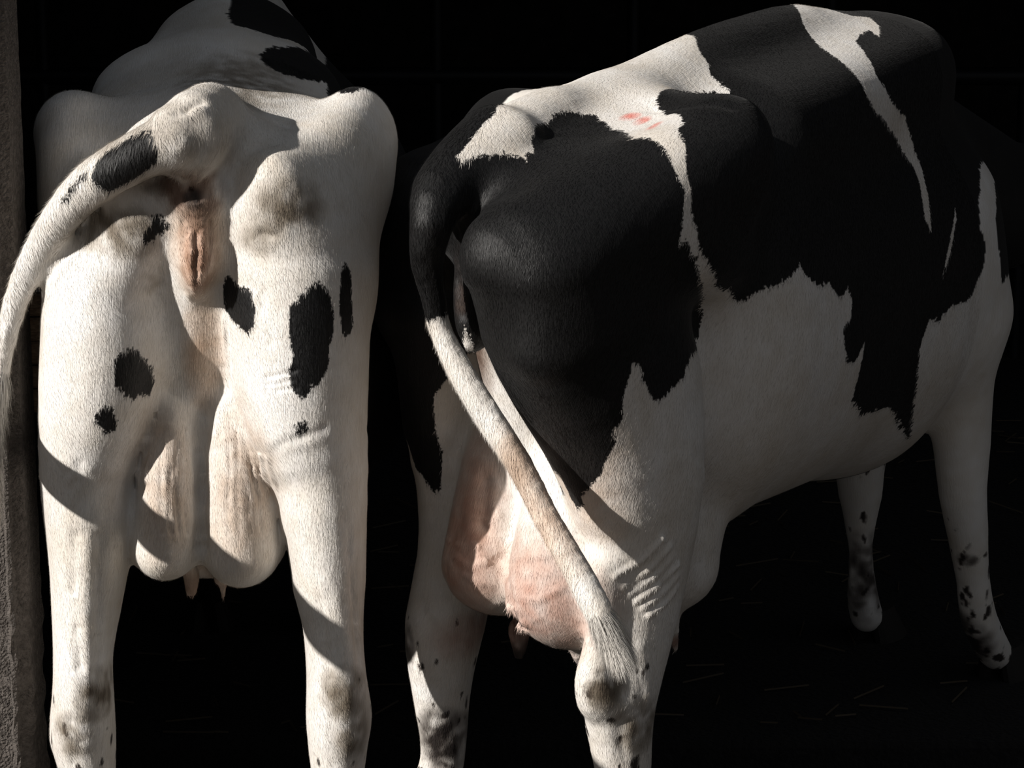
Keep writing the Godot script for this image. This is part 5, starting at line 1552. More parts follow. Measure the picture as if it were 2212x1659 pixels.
	f.B(-0.0034, 1.2091, 0.1867, -0.0021, 1.1774, 0.1815, 0.0256, 0.027, 0.0213, 0.0235, 1, 0, 0, 0.02, 0, 22)
	f.B(-0.0021, 1.1774, 0.1815, 0.0016, 1.1481, 0.1763, 0.0213, 0.0235, 0.0178, 0.0207, 1, 0, 0, 0.02, 0, 22)
	f.B(0.0016, 1.1481, 0.1763, 0.0047, 1.1231, 0.173, 0.0178, 0.0207, 0.0163, 0.0193, 1, 0, 0, 0.02, 0, 22)
	f.B(0.0047, 1.1231, 0.173, 0.0072, 1.1058, 0.1711, 0.0163, 0.0193, 0.0157, 0.0187, 1, 0, 0, 0.02, 0, 22)
	f.B(0.0016, 1.1481, 0.1763, 0.0021, 1.1311, 0.174, 0.0178, 0.0207, 0.0164, 0.0196, 1, 0, 0, 0.004, 0, 23)
	f.B(0.0021, 1.1311, 0.174, 0.0072, 1.1058, 0.1711, 0.0164, 0.0196, 0.0157, 0.0187, 1, 0, 0, 0.004, 0, 23)
	f.B(0.0072, 1.1058, 0.1711, 0.0233, 1.0737, 0.1685, 0.0157, 0.0187, 0.0187, 0.0196, 1, 0, 0, 0.004, 0, 23)
	f.B(0.0233, 1.0737, 0.1685, 0.0447, 1.0385, 0.1659, 0.0187, 0.0196, 0.0222, 0.0207, 1, 0, 0, 0.004, 0, 23)
	f.B(0.0447, 1.0385, 0.1659, 0.0675, 1.0052, 0.1632, 0.0222, 0.0207, 0.0234, 0.0209, 1, 0, 0, 0.004, 0, 23)
	f.B(0.0675, 1.0052, 0.1632, 0.0926, 0.9721, 0.1607, 0.0234, 0.0209, 0.0235, 0.0207, 1, 0, 0, 0.004, 0, 23)
	f.B(0.0926, 0.9721, 0.1607, 0.1206, 0.9391, 0.1591, 0.0235, 0.0207, 0.0222, 0.0208, 1, 0, 0, 0.004, 0, 23)
	f.B(0.1206, 0.9391, 0.1591, 0.1478, 0.9059, 0.1576, 0.0222, 0.0208, 0.0206, 0.0207, 1, 0, 0, 0.004, 0, 23)
	f.B(0.1478, 0.9059, 0.1576, 0.1693, 0.8715, 0.1555, 0.0206, 0.0207, 0.0203, 0.0202, 1, 0, 0, 0.004, 0, 23)
	f.B(0.1693, 0.8715, 0.1555, 0.1891, 0.8379, 0.1535, 0.0203, 0.0202, 0.0206, 0.0197, 1, 0, 0, 0.004, 0, 23)
	f.B(0.1891, 0.8379, 0.1535, 0.2107, 0.8068, 0.1522, 0.0206, 0.0197, 0.0212, 0.0201, 1, 0, 0, 0.004, 0, 23)
	f.B(0.2107, 0.8068, 0.1522, 0.2316, 0.7781, 0.1514, 0.0212, 0.0201, 0.0219, 0.0207, 1, 0, 0, 0.004, 0, 23)
	f.B(0.2316, 0.7781, 0.1514, 0.2506, 0.7521, 0.151, 0.0219, 0.0207, 0.0227, 0.0214, 1, 0, 0, 0.004, 0, 23)
	f.B(0.2506, 0.7521, 0.151, 0.2675, 0.7291, 0.1514, 0.0227, 0.0214, 0.0233, 0.0218, 1, 0, 0, 0.004, 0, 23)
	f.B(0.2675, 0.7291, 0.1514, 0.282, 0.7109, 0.1538, 0.0233, 0.0218, 0.0237, 0.0216, 1, 0, 0, 0.004, 0, 23)
	f.B(0.282, 0.7109, 0.1538, 0.2941, 0.6944, 0.1556, 0.0237, 0.0216, 0.0232, 0.0207, 1, 0, 0, 0.004, 0, 23)
	f.B(0.2941, 0.6944, 0.1556, 0.304, 0.6761, 0.1532, 0.0232, 0.0207, 0.0213, 0.019, 1, 0, 0, 0.004, 0, 23)
	f.B(0.304, 0.6761, 0.1532, 0.3121, 0.6595, 0.1504, 0.0213, 0.019, 0.0183, 0.0166, 1, 0, 0, 0.004, 0, 23)
	f.B(0.3121, 0.6595, 0.1504, 0.3196, 0.6475, 0.15, 0.0183, 0.0166, 0.0138, 0.0132, 1, 0, 0, 0.004, 0, 23)
	f.B(0.3196, 0.6475, 0.15, 0.3248, 0.6398, 0.1504, 0.0138, 0.0132, 0.0099, 0.0104, 1, 0, 0, 0.004, 0, 23)
	f.B(0.0933, 0.916, -0.1763, 0.0933, 0.8693, -0.1556, 0.083, 0.1037, 0.0875, 0.1128, 1, 0, 0, 0.025, 0, 24)
	f.B(0.0933, 0.8693, -0.1556, 0.0933, 0.8019, -0.1296, 0.0875, 0.1128, 0.0933, 0.1244, 1, 0, 0, 0.025, 0, 24)
	f.B(0.0933, 0.8019, -0.1296, 0.0933, 0.7118, -0.106, 0.0933, 0.1244, 0.0992, 0.1361, 1, 0, 0, 0.025, 0, 24)
	f.B(0.0933, 0.7118, -0.106, 0.0933, 0.636, -0.0881, 0.0992, 0.1361, 0.1037, 0.1452, 1, 0, 0, 0.025, 0, 24)
	f.B(-0.0778, 0.916, -0.1867, -0.0754, 0.8686, -0.1679, 0.0622, 0.0881, 0.0692, 0.0969, 1, 0, 0, 0.025, 0, 25)
	f.B(-0.0754, 0.8686, -0.1679, -0.0726, 0.8019, -0.1452, 0.0692, 0.0969, 0.0778, 0.1089, 1, 0, 0, 0.025, 0, 25)
	f.B(-0.0726, 0.8019, -0.1452, -0.0702, 0.717, -0.127, 0.0778, 0.1089, 0.0855, 0.1231, 1, 0, 0, 0.025, 0, 25)
	f.B(-0.0702, 0.717, -0.127, -0.0684, 0.6463, -0.1141, 0.0855, 0.1231, 0.0913, 0.1348, 1, 0, 0, 0.025, 0, 25)
	f.B(0, 0.7189, -0.3111, 0, 0.7604, -0.4667, 0.1763, 0.1452, 0.1659, 0.1452, 1, 0, 0, 0.06, 0, 26)
	f.B(0.1141, 0.6549, -0.3518, 0.1141, 0.6181, -0.3497, 0.083, 0.0881, 0.083, 0.0881, 1, 0, 0, 0.05, 0, 27)
	f.B(-0.0622, 0.5179, -0.1471, -0.0622, 0.4734, -0.1458, 0.0206, 0.0228, 0.0103, 0.0124, 1, 0, 0, 0.03, 0, 28)
	f.B(0.0726, 0.5337, -0.1213, 0.0726, 0.4899, -0.1329, 0.0186, 0.0207, 0.0093, 0.0124, 1, 0, 0, 0.03, 0, 29)
	f.B(0.1141, 0.5499, -0.3392, 0.1141, 0.4569, -0.3723, 0.0207, 0.0207, 0.0083, 0.0083, 1, 0, 0, 0.03, 0, 30)
	f.B(0, 0.9886, -1.0889, 0, 1.0197, -1.3481, 0.2696, 0.3733, 0.1659, 0.2489, 1, 0, 0, 0.1, 0, 31)
	f.B(0.1763, 1.1234, -1.2237, 0.197, 0.916, -1.2962, 0.0933, 0.1452, 0.0881, 0.1244, 1, 0, 0, 0.1, 0, 32)
	f.B(-0.1763, 1.1234, -1.2237, -0.1556, 0.916, -1.3481, 0.0933, 0.1452, 0.0881, 0.1244, 1, 0, 0, 0.1, 0, 33)
	f.B(0.2074, 0.8993, -1.27, 0.2074, 0.8341, -1.2792, 0.1141, 0.083, 0.1022, 0.0731, 0, 0, -1, 0.05, 0, 34)
	f.B(0.2074, 0.8341, -1.2792, 0.2074, 0.7552, -1.2911, 0.1022, 0.0731, 0.0881, 0.0622, 0, 0, -1, 0.05, 0, 34)
	f.B(0.2074, 0.7552, -1.2911, 0.2074, 0.6979, -1.303, 0.0881, 0.0622, 0.0788, 0.0572, 0, 0, -1, 0.05, 0, 34)
	f.B(0.2074, 0.6979, -1.303, 0.2074, 0.6463, -1.3135, 0.0788, 0.0572, 0.0705, 0.0539, 0, 0, -1, 0.05, 0, 34)
	f.B(0.2074, 0.6463, -1.3135, 0.2074, 0.5962, -1.3184, 0.0705, 0.0539, 0.0612, 0.0507, 0, 0, -1, 0.05, 0, 34)
	f.B(0.2074, 0.5962, -1.3184, 0.2074, 0.5479, -1.3244, 0.0612, 0.0507, 0.0529, 0.0477, 0, 0, -1, 0.05, 0, 34)
	f.B(0.2074, 0.5479, -1.3244, 0.2074, 0.5011, -1.3392, 0.0529, 0.0477, 0.0476, 0.0447, 0, 0, -1, 0.05, 0, 34)
	f.B(0.2074, 0.5011, -1.3392, 0.2074, 0.4532, -1.3568, 0.0476, 0.0447, 0.0436, 0.0415, 0, 0, -1, 0.05, 0, 34)
	f.B(0.2074, 0.4532, -1.3568, 0.2074, 0.4002, -1.3732, 0.0436, 0.0415, 0.0386, 0.0373, 0, 0, -1, 0.05, 0, 34)
	f.B(0.2074, 0.4002, -1.3732, 0.2074, 0.3466, -1.3907, 0.0386, 0.0373, 0.0353, 0.0342, 0, 0, -1, 0.05, 0, 34)
	f.B(0.2074, 0.3466, -1.3907, 0.2074, 0.2957, -1.4075, 0.0353, 0.0342, 0.0371, 0.0354, 0, 0, -1, 0.05, 0, 34)
	f.B(0.2074, 0.2957, -1.4075, 0.2074, 0.2463, -1.4312, 0.0371, 0.0354, 0.0394, 0.0373, 0, 0, -1, 0.05, 0, 34)
	f.B(0.2074, 0.2463, -1.4312, 0.2074, 0.1926, -1.4783, 0.0394, 0.0373, 0.0376, 0.037, 0, 0, -1, 0.05, 0, 34)
	f.B(0.2074, 0.1926, -1.4783, 0.2074, 0.1513, -1.5203, 0.0376, 0.037, 0.0353, 0.0363, 0, 0, -1, 0.05, 0, 34)
	f.B(-0.1348, 0.6303, -1.5606, -0.1348, 0.5746, -1.5511, 0.0881, 0.0726, 0.0758, 0.0625, 0, 0, -1, 0.05, 0, 35)
	f.B(-0.1348, 0.5746, -1.5511, -0.1348, 0.5103, -1.5424, 0.0758, 0.0625, 0.0622, 0.0519, 0, 0, -1, 0.05, 0, 35)
	f.B(-0.1348, 0.5103, -1.5424, -0.1348, 0.476, -1.5442, 0.0622, 0.0519, 0.057, 0.0493, 0, 0, -1, 0.05, 0, 35)
	f.B(-0.1348, 0.476, -1.5442, -0.1348, 0.4416, -1.549, 0.057, 0.0493, 0.0519, 0.0467, 0, 0, -1, 0.05, 0, 35)
	f.B(-0.1348, 0.4416, -1.549, -0.1348, 0.3837, -1.551, 0.0519, 0.0467, 0.0377, 0.0355, 0, 0, -1, 0.05, 0, 35)
	f.B(-0.1348, 0.3837, -1.551, -0.1348, 0.3201, -1.5546, 0.0377, 0.0355, 0.0259, 0.0259, 0, 0, -1, 0.05, 0, 35)
	f.B(-0.1348, 0.3201, -1.5546, -0.1348, 0.2581, -1.5626, 0.0259, 0.0259, 0.0283, 0.0286, 0, 0, -1, 0.05, 0, 35)
	f.B(-0.1348, 0.2581, -1.5626, -0.1348, 0.2046, -1.5729, 0.0283, 0.0286, 0.0342, 0.0342, 0, 0, -1, 0.05, 0, 35)
	f.B(-0.1348, 0.2046, -1.5729, -0.1348, 0.1704, -1.5857, 0.0342, 0.0342, 0.0358, 0.0358, 0, 0, -1, 0.05, 0, 35)
	f.B(-0.1348, 0.1704, -1.5857, -0.1348, 0.1506, -1.5963, 0.0358, 0.0358, 0.0363, 0.0363, 0, 0, -1, 0.05, 0, 35)
	f.B(0, 1.2167, -1.2444, 0.0622, 1.0508, -1.8147, 0.1244, 0.2074, 0.0933, 0.1348, 1, 0, 0, 0.12, 0, 36)
	f.B(0.0622, 1.0715, -1.8459, 0.0765, 0.9976, -1.9522, 0.0881, 0.1037, 0.0843, 0.0975, 1, 0, 0, 0.05, 0, 37)
	f.B(0.0765, 0.9976, -1.9522, 0.0933, 0.9056, -2.074, 0.0843, 0.0975, 0.0778, 0.0881, 1, 0, 0, 0.05, 0, 37)
	f.B(0.0933, 0.9056, -2.074, 0.1056, 0.8226, -2.1505, 0.0778, 0.0881, 0.0668, 0.0742, 1, 0, 0, 0.05, 0, 37)
	f.B(0.1056, 0.8226, -2.1505, 0.1141, 0.7604, -2.1984, 0.0668, 0.0742, 0.057, 0.0622, 1, 0, 0, 0.05, 0, 37)
	f.B(-0.0104, 1.1337, -1.8251, -0.1452, 1.1337, -1.7836, 0.0363, 0.0124, 0.0311, 0.0083, 0, 1, 0, 0.02, 0, 38)
	f.B(0.1348, 1.1337, -1.8251, 0.2696, 1.1337, -1.7836, 0.0363, 0.0124, 0.0311, 0.0083, 0, 1, 0, 0.02, 0, 39)

func coat_right(c: Coat) -> void:
	c.patch(0, Vector3(0.1067, 1.3917, -0.1208), Vector3(0.7628, 0, -0.6466), Vector3(-0.3499, 0.8409, -0.4128), -0.3897, 0.2203, PackedVector2Array([Vector2(-0.2809, -0.1514), Vector2(-0.2625, -0.1302), Vector2(-0.2414, -0.1064), Vector2(-0.2245, -0.0855), Vector2(-0.1978, -0.0436), Vector2(-0.1857, -0.0238), Vector2(-0.1684, -0.0043), Vector2(-0.1209, 0.1812), Vector2(-0.1042, 0.2067), Vector2(-0.0862, 0.2142), Vector2(-0.0569, 0.219), Vector2(-0.0644, 0.1099), Vector2(-0.0164, 0.2095), Vector2(0.0399, 0.2054), Vector2(0.087, 0.2483), Vector2(0.1343, 0.2888), Vector2(0.2098, 0.3461), Vector2(0.2219, 0.3077), Vector2(0.2193, 0.2779), Vector2(0.2244, 0.2537), Vector2(0.2323, 0.2345), Vector2(0.2317, 0.2099), Vector2(0.2452, 0.1907), Vector2(0.2609, 0.1703), Vector2(0.2253, 0.0573), Vector2(0.2351, 0.1631), Vector2(0.1987, 0.1581), Vector2(0.1657, 0.1507), Vector2(0.1197, 0.1043), Vector2(0.107, 0.0737), Vector2(0.111, 0.0453), Vector2(0.1127, 0.0183), Vector2(0.127, 0.0165), Vector2(0.1267, -0.0256), Vector2(0.1119, -0.0485), Vector2(0.122, -0.0709), Vector2(0.1197, -0.1151), Vector2(0.1262, -0.1662), Vector2(0.1242, -0.1864), Vector2(0.1149, -0.157), Vector2(0.1061, -0.1402), Vector2(0.0989, -0.1273), Vector2(0.093, -0.1038), Vector2(0.0844, -0.0847), Vector2(0.0708, -0.0694), Vector2(0.0579, -0.0552), Vector2(0.0423, -0.0581), Vector2(0.0377, -0.0106), Vector2(0.0231, -0.0045), Vector2(0.0139, 0.0205), Vector2(0.0029, 0.0399), Vector2(-0.0168, 0.0385), Vector2(-0.0308, 0.0402), Vector2(-0.0546, 0.0306), Vector2(-0.0724, 0.0226), Vector2(-0.0708, 0.009), Vector2(-0.0992, -0.0165), Vector2(-0.1068, -0.0341), Vector2(-0.115, -0.0556), Vector2(-0.1102, -0.0774), Vector2(-0.1265, -0.0818), Vector2(-0.1235, -0.1033), Vector2(-0.1326, -0.0901), Vector2(-0.1563, -0.0892), Vector2(-0.1855, -0.0919), Vector2(-0.2041, -0.0994), Vector2(-0.2385, -0.1125), Vector2(-0.2519, -0.1237), Vector2(-0.2679, -0.1384), Vector2(-0.2787, -0.1525)]))
	c.patch(0, Vector3(0.2672, 0.984, -0.1932), Vector3(0.6316, 0, -0.7753), Vector3(-0.0344, 0.999, -0.0281), -0.6932, 0.2917, PackedVector2Array([Vector2(-0.0751, 0.3268), Vector2(-0.0635, 0.3107), Vector2(-0.065, 0.2905), Vector2(-0.0561, 0.2665), Vector2(-0.0491, 0.2368), Vector2(-0.0314, 0.2103), Vector2(-0.0133, 0.1883), Vector2(0.0116, 0.1632), Vector2(0.0355, 0.145), Vector2(0.0445, 0.1511), Vector2(0.0724, 0.1215), Vector2(0.094, 0.1221), Vector2(0.1217, 0.1327), Vector2(0.1727, 0.1445), Vector2(0.2032, 0.1554), Vector2(0.2147, 0.1669), Vector2(0.2242, 0.1497), Vector2(0.2502, 0.1308), Vector2(0.2913, 0.1244), Vector2(0.3188, 0.0968), Vector2(0.3426, 0.1063), Vector2(0.3545, 0.0847), Vector2(0.3487, 0.0536), Vector2(0.3268, 0.0374), Vector2(0.3426, -0.0149), Vector2(0.3662, -0.0307), Vector2(0.3934, 0.0027), Vector2(0.3876, -0.0455), Vector2(0.3788, -0.1036), Vector2(0.4353, -0.1425), Vector2(0.5066, -0.1456), Vector2(0.5534, -0.177), Vector2(0.6336, -0.2483), Vector2(0.7509, -0.3399), Vector2(0.7501, -0.3858), Vector2(0.7491, -0.4322), Vector2(0.8909, -0.5589), Vector2(0.8894, -0.609), Vector2(0.876, -0.6526), Vector2(0.8797, -0.7067), Vector2(0.8775, -0.7578), Vector2(0.8657, -0.8029), Vector2(0.8503, -0.8454), Vector2(0.8242, -0.882), Vector2(0.7767, -0.9032), Vector2(0.7491, -0.9391), Vector2(0.7128, -0.9685), Vector2(0.1126, -0.53), Vector2(0.086, -0.5513), Vector2(0.0592, -0.5724), Vector2(0.0723, -0.6302), Vector2(0.0398, -0.6472), Vector2(0.0077, -0.6642), Vector2(-0.0238, -0.6814), Vector2(-0.0406, -0.7139), Vector2(-0.0667, -0.7371), Vector2(-0.0951, -0.7576), Vector2(-0.1318, -0.7683), Vector2(-0.1609, -0.7874), Vector2(-0.1857, -0.8119), Vector2(-0.2119, -0.8249), Vector2(-0.2485, -0.8247), Vector2(-0.2447, -0.7931), Vector2(-0.2409, -0.7614), Vector2(-0.2386, -0.7276), Vector2(-0.2416, -0.6875), Vector2(-0.2455, -0.6465), Vector2(-0.2503, -0.605), Vector2(-0.2576, -0.561), Vector2(-0.2639, -0.5186), Vector2(-0.2663, -0.4809), Vector2(-0.2618, -0.4507), Vector2(-0.2373, -0.4404), Vector2(-0.2584, -0.3843), Vector2(-0.2626, -0.3455), Vector2(-0.2617, -0.3118), Vector2(-0.259, -0.2798), Vector2(-0.3091, -0.2028), Vector2(-0.3066, -0.1721), Vector2(-0.2993, -0.1452), Vector2(-0.26, -0.124), Vector2(-0.2448, -0.1558), Vector2(-0.2347, -0.1763), Vector2(-0.2267, -0.1688), Vector2(-0.2353, -0.1517), Vector2(-0.2234, -0.1316), Vector2(-0.2114, -0.1109), Vector2(-0.2095, -0.0936), Vector2(-0.2048, -0.0794), Vector2(-0.1942, -0.0546), Vector2(-0.2045, -0.0382), Vector2(-0.1886, -0.0245), Vector2(-0.1909, 0.0031), Vector2(-0.186, 0.0292), Vector2(-0.1771, 0.0517), Vector2(-0.1745, 0.0685), Vector2(-0.1574, 0.0593), Vector2(-0.1512, 0.0402), Vector2(-0.141, 0.0216), Vector2(-0.1272, 0.0016), Vector2(-0.0881, 0.014), Vector2(-0.0641, 0.0278), Vector2(-0.0561, 0.047), Vector2(-0.0381, 0.053), Vector2(0.0083, 0.0589), Vector2(0.0153, 0.1005), Vector2(0.0039, 0.1338), Vector2(0.0067, 0.1303), Vector2(-0.0302, 0.1701), Vector2(-0.0527, 0.2129), Vector2(-0.0639, 0.2196), Vector2(-0.0773, 0.2504), Vector2(-0.0906, 0.24), Vector2(-0.0845, 0.2745), Vector2(-0.0817, 0.2998)]))
	c.patch(0, Vector3(0.1865, 1.3705, -0.9406), Vector3(0.5967, 0, -0.8025), Vector3(-0.3404, 0.9056, -0.2531), -0.2136, 0.2021, PackedVector2Array([Vector2(-0.1069, 0.2203), Vector2(-0.1127, 0.2047), Vector2(-0.1242, 0.1655), Vector2(-0.126, 0.1366), Vector2(-0.1218, 0.1074), Vector2(-0.116, 0.0723), Vector2(-0.1003, 0.0348), Vector2(-0.0813, -0.0009), Vector2(-0.0742, -0.033), Vector2(-0.0519, -0.0492), Vector2(-0.0246, -0.0586), Vector2(0.0121, -0.0733), Vector2(0.0378, -0.0958), Vector2(0.0619, -0.1189), Vector2(0.0692, -0.1575), Vector2(0.0649, -0.223), Vector2(0.0734, -0.2282), Vector2(0.0807, -0.2523), Vector2(0.0833, -0.2174), Vector2(0.088, -0.1745), Vector2(0.0852, -0.1219), Vector2(0.0723, -0.0755), Vector2(0.0532, -0.0438), Vector2(0.0283, -0.0302), Vector2(-0.0036, -0.0113), Vector2(-0.0297, 0.0157), Vector2(-0.0291, 0.0455), Vector2(-0.0288, 0.0747), Vector2(-0.0259, 0.1124), Vector2(0.0037, 0.1385), Vector2(0.0314, 0.1512), Vector2(0.0415, 0.1333), Vector2(0.0686, 0.1708), Vector2(0.0699, 0.2015), Vector2(0.0247, 0.2004), Vector2(-0.0306, 0.2243)]))
	c.patch(0, Vector3(0.2821, 1.0086, -1.1496), Vector3(0.5222, 0, -0.8528), Vector3(-0.0991, 0.9932, -0.0607), -0.4162, 0.2345, PackedVector2Array([Vector2(0.2433, 0.2565), Vector2(0.0577, 0.2151), Vector2(0.0167, 0.1542), Vector2(0.0089, 0.0979), Vector2(0.0277, 0.0646), Vector2(0.0174, 0.0273), Vector2(-0.0006, 0.0066), Vector2(-0.0245, -0.0226), Vector2(-0.0684, -0.031), Vector2(-0.1055, -0.0357), Vector2(-0.1371, -0.054), Vector2(-0.1723, -0.0501), Vector2(-0.1931, -0.091), Vector2(-0.1876, -0.1374), Vector2(-0.1747, -0.1861), Vector2(-0.1529, -0.2377), Vector2(-0.1136, -0.2951), Vector2(-0.0721, -0.3548), Vector2(0.2025, -0.4783), Vector2(0.2112, -0.5274), Vector2(0.2123, -0.5744), Vector2(0.2192, -0.6236), Vector2(0.2319, -0.6752), Vector2(0.2357, -0.724), Vector2(0.2359, -0.7716), Vector2(0.2411, -0.8214), Vector2(0.2289, -0.8641), Vector2(0.2038, -0.9008), Vector2(0.2187, -0.9552), Vector2(0.1272, -0.8963), Vector2(0.1935, -0.9094), Vector2(0.2189, -0.9042), Vector2(0.2527, -0.9028), Vector2(0.2952, -0.9053), Vector2(0.3459, -0.9112), Vector2(0.3297, -0.8601), Vector2(0.3341, -0.8175), Vector2(0.3238, -0.7692), Vector2(0.2964, -0.7149), Vector2(0.2644, -0.6597), Vector2(0.2523, -0.6121), Vector2(0.2387, -0.5644), Vector2(0.2257, -0.5172), Vector2(0.194, -0.4649), Vector2(0.1812, -0.4187), Vector2(0.1826, -0.3766), Vector2(0.1757, -0.3324), Vector2(0.1712, -0.2889), Vector2(0.1612, -0.2399), Vector2(0.1531, -0.1917), Vector2(0.1188, -0.1391), Vector2(0.1022, -0.0907), Vector2(0.1009, -0.0453), Vector2(0.0992, 0), Vector2(0.0817, 0.0694), Vector2(0.0775, 0.118), Vector2(0.1084, 0.1799), Vector2(0.2698, 0.2262)]))
	c.patch(0, Vector3(0.2995, 1.1111, -1.0299), Vector3(0.5552, 0, -0.8317), Vector3(-0.1937, 0.9725, -0.1293), -0.1199, 0.1213, PackedVector2Array([Vector2(0.0272, 0.0604), Vector2(0.0254, 0.0384), Vector2(-0.0045, -0.0222), Vector2(-0.0376, -0.0712), Vector2(-0.0186, -0.0263), Vector2(0.008, 0.021)]))
	c.patch(0, Vector3(-0.0753, 0.7767, -0.0033), Vector3(0.9012, 0, -0.4334), Vector3(-0.0231, 0.9986, -0.048), -0.218, 0.3468, PackedVector2Array([Vector2(0.0114, 0.2502), Vector2(-0.0605, 0.1649), Vector2(-0.0608, 0.1202), Vector2(-0.058, 0.0774), Vector2(-0.0434, 0.0435), Vector2(-0.0455, 0.0252), Vector2(-0.0526, 0.0195), Vector2(-0.0594, -0.0062), Vector2(-0.0708, -0.0085), Vector2(-0.0882, 0.0141), Vector2(-0.1013, 0.0237), Vector2(-0.1223, 0.0787), Vector2(-0.1474, 0.0282), Vector2(-0.1464, -0.0071), Vector2(-0.148, -0.0452), Vector2(-0.1479, -0.0817), Vector2(-0.1461, -0.1163), Vector2(-0.1487, -0.156), Vector2(-0.1463, -0.19), Vector2(-0.144, -0.2241), Vector2(-0.1426, -0.2592), Vector2(-0.1426, -0.2961), Vector2(-0.144, -0.3352), Vector2(-0.1417, -0.3692), Vector2(-0.1435, -0.4091), Vector2(-0.1456, -0.4497), Vector2(-0.1478, -0.4907), Vector2(-0.1453, -0.5246), Vector2(-0.1447, -0.5615), Vector2(-0.1417, -0.5943), Vector2(-0.1411, -0.6313), Vector2(-0.1442, -0.6747), Vector2(-0.1454, -0.7151), Vector2(-0.1058, -0.7081), Vector2(-0.0663, -0.7007), Vector2(-0.0339, -0.7073), Vector2(-0.0031, -0.7179), Vector2(-0.0034, -0.6854), Vector2(-0.0023, -0.6498), Vector2(0.0077, -0.596), Vector2(0.0091, -0.56), Vector2(0.0107, -0.5237), Vector2(0.0093, -0.4929), Vector2(0.0128, -0.4529), Vector2(0.0172, -0.4115), Vector2(0.0195, -0.3739), Vector2(0.0228, -0.3347), Vector2(0.0332, -0.2838), Vector2(0.0384, -0.2423), Vector2(0.0648, -0.17), Vector2(0.0815, -0.1142), Vector2(0.0804, -0.0859), Vector2(0.077, -0.0514), Vector2(0.075, -0.0147), Vector2(0.0738, 0.023), Vector2(0.12, 0.1193), Vector2(0.1186, 0.154), Vector2(0.0815, 0.1488), Vector2(0.0594, 0.1908), Vector2(0.0359, 0.2312), Vector2(0.0379, 0.2796), Vector2(0.0252, 0.3141), Vector2(0.0262, 0.2885)]))
	c.patch(0, Vector3(0.0453, 0.8014, 0.0563), Vector3(0.8214, 0, -0.5704), Vector3(-0.1239, 0.9761, -0.1785), -0.3, 0.237, PackedVector2Array([Vector2(-0.1021, 0.0914), Vector2(-0.0928, 0.1305), Vector2(-0.0837, 0.1692), Vector2(-0.067, 0.2062), Vector2(-0.0593, 0.2419), Vector2(-0.047, 0.2396), Vector2(-0.0329, 0.2093), Vector2(-0.0168, 0.1778), Vector2(0.0009, 0.1484), Vector2(0.0162, 0.1186), Vector2(0.0314, 0.0889), Vector2(0.0466, 0.0593), Vector2(0.0618, 0.0296), Vector2(0.0771, 0.0014), Vector2(0.0923, -0.0266), Vector2(0.1075, -0.0544), Vector2(0.1144, -0.0877), Vector2(0.1214, -0.121), Vector2(0.1284, -0.1547), Vector2(0.1406, -0.2071), Vector2(0.1478, -0.2416), Vector2(0.1223, -0.2648), Vector2(0.0835, -0.2678), Vector2(0.0446, -0.2968), Vector2(0.0024, -0.2944), Vector2(-0.0223, -0.2689), Vector2(-0.0455, -0.2305), Vector2(-0.0687, -0.1947), Vector2(-0.0786, -0.1475), Vector2(-0.0912, -0.1114), Vector2(-0.1078, -0.0831), Vector2(-0.1066, -0.0394), Vector2(-0.1052, 0.0043), Vector2(-0.1037, 0.0481)]))
	c.limb(1, 0, 1.3138, 0.1509, 0.0063, 1.2945, 0.1759, 0.0572)
	c.limb(1, 0.0063, 1.2945, 0.1759, 0.0107, 1.2712, 0.1918, 0.0489)
	c.limb(1, 0.0107, 1.2712, 0.1918, 0.004, 1.2413, 0.1925, 0.0423)
	c.limb(1, 0.004, 1.2413, 0.1925, -0.0034, 1.2091, 0.1867, 0.037)
	c.limb(1, -0.0034, 1.2091, 0.1867, -0.0021, 1.1774, 0.1815, 0.0324)
	c.limb(1, -0.0021, 1.1774, 0.1815, 0.0016, 1.1481, 0.1763, 0.0282)
	c.limb(1, 0.0016, 1.1481, 0.1763, 0.0047, 1.1231, 0.173, 0.0249)
	c.limb(1, 0.0047, 1.1231, 0.173, 0.0072, 1.1058, 0.1711, 0.0232)
	c.limb(1, 0.0016, 1.1481, 0.1763, 0.0021, 1.1311, 0.174, 0.0249)
	c.limb(1, 0.0021, 1.1311, 0.174, 0.0072, 1.1058, 0.1711, 0.0235)
	c.limb(0, 0.0072, 1.1058, 0.1711, 0.0233, 1.0737, 0.1685, 0.0235)
	c.limb(0, 0.0233, 1.0737, 0.1685, 0.0447, 1.0385, 0.1659, 0.0266)
	c.limb(0, 0.0447, 1.0385, 0.1659, 0.0675, 1.0052, 0.1632, 0.0281)
	c.limb(0, 0.0675, 1.0052, 0.1632, 0.0926, 0.9721, 0.1607, 0.0282)
	c.limb(0, 0.0926, 0.9721, 0.1607, 0.1206, 0.9391, 0.1591, 0.0282)
	c.limb(0, 0.1206, 0.9391, 0.1591, 0.1478, 0.9059, 0.1576, 0.0266)
	c.limb(0, 0.1478, 0.9059, 0.1576, 0.1693, 0.8715, 0.1555, 0.0249)
	c.limb(0, 0.1693, 0.8715, 0.1555, 0.1891, 0.8379, 0.1535, 0.0247)
	c.limb(0, 0.1891, 0.8379, 0.1535, 0.2107, 0.8068, 0.1522, 0.0254)
	c.limb(0, 0.2107, 0.8068, 0.1522, 0.2316, 0.7781, 0.1514, 0.0263)
	c.limb(0, 0.2316, 0.7781, 0.1514, 0.2506, 0.7521, 0.151, 0.0273)
	c.limb(0, 0.2506, 0.7521, 0.151, 0.2675, 0.7291, 0.1514, 0.028)
	c.limb(0, 0.2675, 0.7291, 0.1514, 0.282, 0.7109, 0.1538, 0.0284)
	c.limb(0, 0.282, 0.7109, 0.1538, 0.2941, 0.6944, 0.1556, 0.0284)
	c.limb(0, 0.2941, 0.6944, 0.1556, 0.304, 0.6761, 0.1532, 0.0279)
